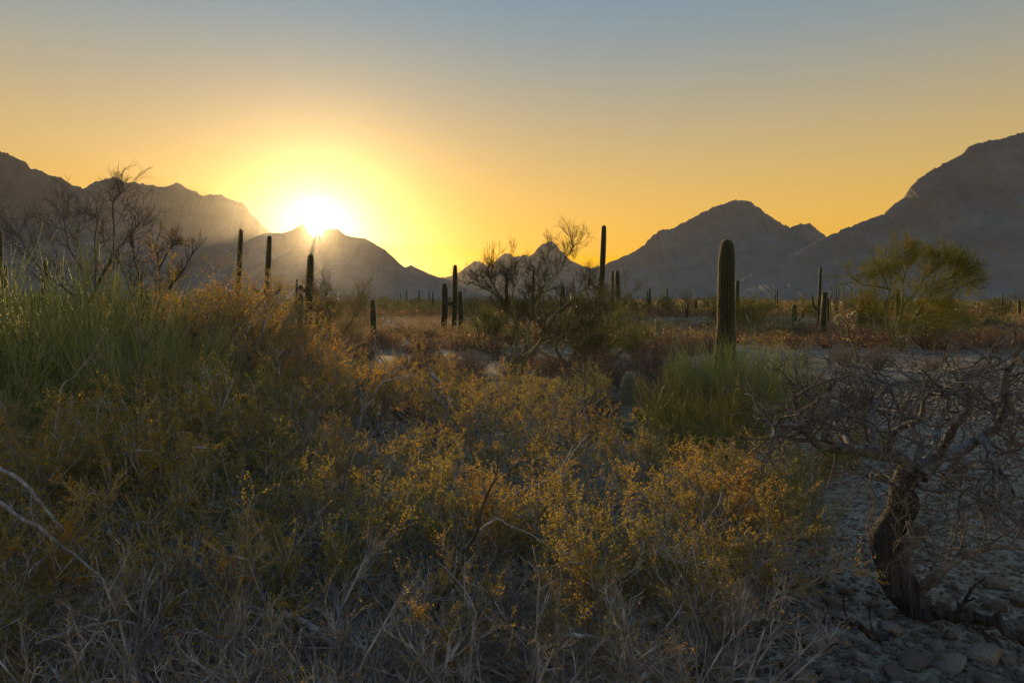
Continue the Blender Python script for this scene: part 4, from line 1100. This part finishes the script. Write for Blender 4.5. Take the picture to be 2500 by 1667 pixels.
for i in range(26):
    y = R.uniform(3.3, 6.2); u = R.uniform(-60, 1850); x = px2x(u, y); a = R.uniform(-1.2, 1.2)
    n0 = np.array((x, y, float(ground(x, y)) + R.uniform(0.05, 0.3)))
    d = np.array((math.sin(a), R.uniform(-0.4, 0.4), R.uniform(0.35, 1.1)))
    L = R.uniform(0.5, 1.0)
    rg = np.random.default_rng(300 + i)
    p = grow(np.zeros((1, 3)), d[None], np.array([L]), 12, 0.13, -0.01, rg)
    g = Geo(); tubes(g, p, taper(1, 12, R.uniform(0.006, 0.012), 0.003), 5)
    s, dd, _, _ = sprout(p, 5, 0.3, 1.0, 0.4, 0.9, rg)
    q = grow(s, dd, rg.uniform(0.12, 0.35, 5), 6, 0.15, 0.0, rg); tubes(g, q, taper(5, 6, 0.0035, 0.0015), 4)
    o = put('dry_branch', g.mesh('dry_branch', WOOD_GREY if i % 2 else TWIG_GREY, True), loc=n0)
    tag(o, 'thin dry grey branch caught in the creosote thicket', 'branch', 'dry branches in the thicket')

# ------------------------------------------------------------------ stones
def stone_mesh(seed):
    import bmesh
    bm = bmesh.new(); bmesh.ops.create_icosphere(bm, subdivisions=2, radius=1.0)
    rng = np.random.default_rng(seed)
    cut = [(norm(rng.normal(0, 1, 3)), rng.uniform(0.55, 0.85)) for _ in range(9)]
    sc = np.array((1.0, rng.uniform(0.65, 0.95), rng.uniform(0.45, 0.7)))
    for v in bm.verts:
        c = np.array(v.co)
        for nrm, d in cut:
            k = c @ nrm
            if k > d: c = c - nrm * (k - d)
        c = c * sc * (1 + 0.05 * mnoise.noise(Vector(c * 2 + seed)))
        v.co = c
    me = bpy.data.meshes.new('stone'); bm.to_mesh(me); bm.free()
    me.materials.append(STONE)
    return me
SM = [stone_mesh(i) for i in range(7)]
LAB_S = 'angular grey stone on dark ground under the dead tree'
for i in range(70):
    u = R.uniform(1900, 2560); y = R.uniform(3.6, 5.4); x = px2x(u, y)
    s = R.choice([0.035, 0.05, 0.06, 0.08, 0.11]) * R.uniform(0.8, 1.2)
    o = put('stone', SM[i % 7], loc=(x, y, float(ground(x, y)) + s * 0.2), rz=R.uniform(0, 6.28), scale=s)
    o.rotation_euler = (R.uniform(-0.4, 0.4), R.uniform(-0.4, 0.4), R.uniform(0, 6.28))
    tag(o, LAB_S, 'stone', 'stones under the dead tree')
for i in range(60):
    u = R.uniform(1880, 2560); y = R.uniform(6, 24); x = px2x(u, y)
    s = R.uniform(0.04, 0.13)
    o = put('stone', SM[i % 7], loc=(x, y, float(ground(x, y)) + s * 0.2), rz=R.uniform(0, 6.28), scale=s)
    tag(o, 'loose stone on the open gravel behind the dead tree', 'stone', 'stones on the open gravel')

def gravel():
    rng = np.random.default_rng(15)
    def patch(n, u0, u1, y0, y1, s0, s1):
        y = y0 * (y1 / y0) ** rng.uniform(0, 1, n); x = (rng.uniform(u0, u1, n) - U0) / FPX * y
        return np.stack([x, y, rng.uniform(s0, s1, n)], -1)
    P = np.concatenate([patch(5200, 1850, 2600, 3.3, 12, 0.006, 0.026), patch(3200, 1700, 2600, 12, 32, 0.015, 0.05), patch(3500, -100, 1900, 3.3, 13, 0.006, 0.026), patch(1500, 650, 1450, 8, 20, 0.012, 0.04)])
    n = len(P)
    oct_ = np.array([(1, 0, 0), (-1, 0, 0), (0, 1, 0), (0, -1, 0), (0, 0, 0.7), (0, 0, -0.5), (.6, .6, .3), (-.6, .6, .35), (-.6, -.6, .3), (.6, -.6, .35)], float)
    fc = np.array([(0, 6, 4), (6, 2, 4), (2, 7, 4), (7, 1, 4), (1, 8, 4), (8, 3, 4), (3, 9, 4), (9, 0, 4), (0, 2, 6), (2, 1, 7), (1, 3, 8), (3, 0, 9)])
    a = rng.uniform(0, 6.28, n); sx = rng.uniform(0.7, 1.3, (n, 3))
    V = oct_[None] * (1 + rng.normal(0, 0.12, (n, 10, 1))) * sx[:, None, :] * P[:, 2][:, None, None]
    ca, sa = np.cos(a)[:, None], np.sin(a)[:, None]
    X = V[..., 0] * ca - V[..., 1] * sa; Yv = V[..., 0] * sa + V[..., 1] * ca
    V = np.stack([X + P[:, 0][:, None], Yv + P[:, 1][:, None], V[..., 2] + (ground(P[:, 0], P[:, 1]) + P[:, 2] * 0.15)[:, None]], -1)
    F = (np.arange(n) * 10)[:, None, None] + fc[None]
    g = Geo(); g.add(V.reshape(-1, 3), F.reshape(-1, 3))
    o = put('gravel', g.mesh('gravel', STONE)); tag(o, 'loose grey gravel strewn over the ground', 'gravel', kind='stuff')
gravel()

# ------------------------------------------------------------------ haze
def build_haze():
    m = bpy.data.materials.new('desert_haze')
    m.use_nodes = True
    nt = m.node_tree; nt.nodes.clear()
    out = nt.nodes.new('ShaderNodeOutputMaterial')
    pv = nt.nodes.new('ShaderNodeVolumePrincipled')
    pv.inputs['Color'].default_value = (0.95, 0.91, 0.88, 1)
    pv.inputs['Density'].default_value = 0.000018
    pv.inputs['Anisotropy'].default_value = 0.9
    nt.links.new(pv.outputs[0], out.inputs['Volume'])
    x0, x1, y0, y1, z0, z1 = -6300, 6300, -180, 6400, -20.0, 345.0
    V = [(x, y, z) for z in (z0, z1) for y in (y0, y1) for x in (x0, x1)]
    F = [(0, 2, 3, 1), (4, 5, 7, 6), (0, 1, 5, 4), (2, 6, 7, 3), (0, 4, 6, 2), (1, 3, 7, 5)]
    o = put('haze', new_mesh('haze', np.array(V), np.array(F), m))
    tag(o, 'thin warm evening haze over the whole plain', 'haze', kind='stuff')
build_haze()
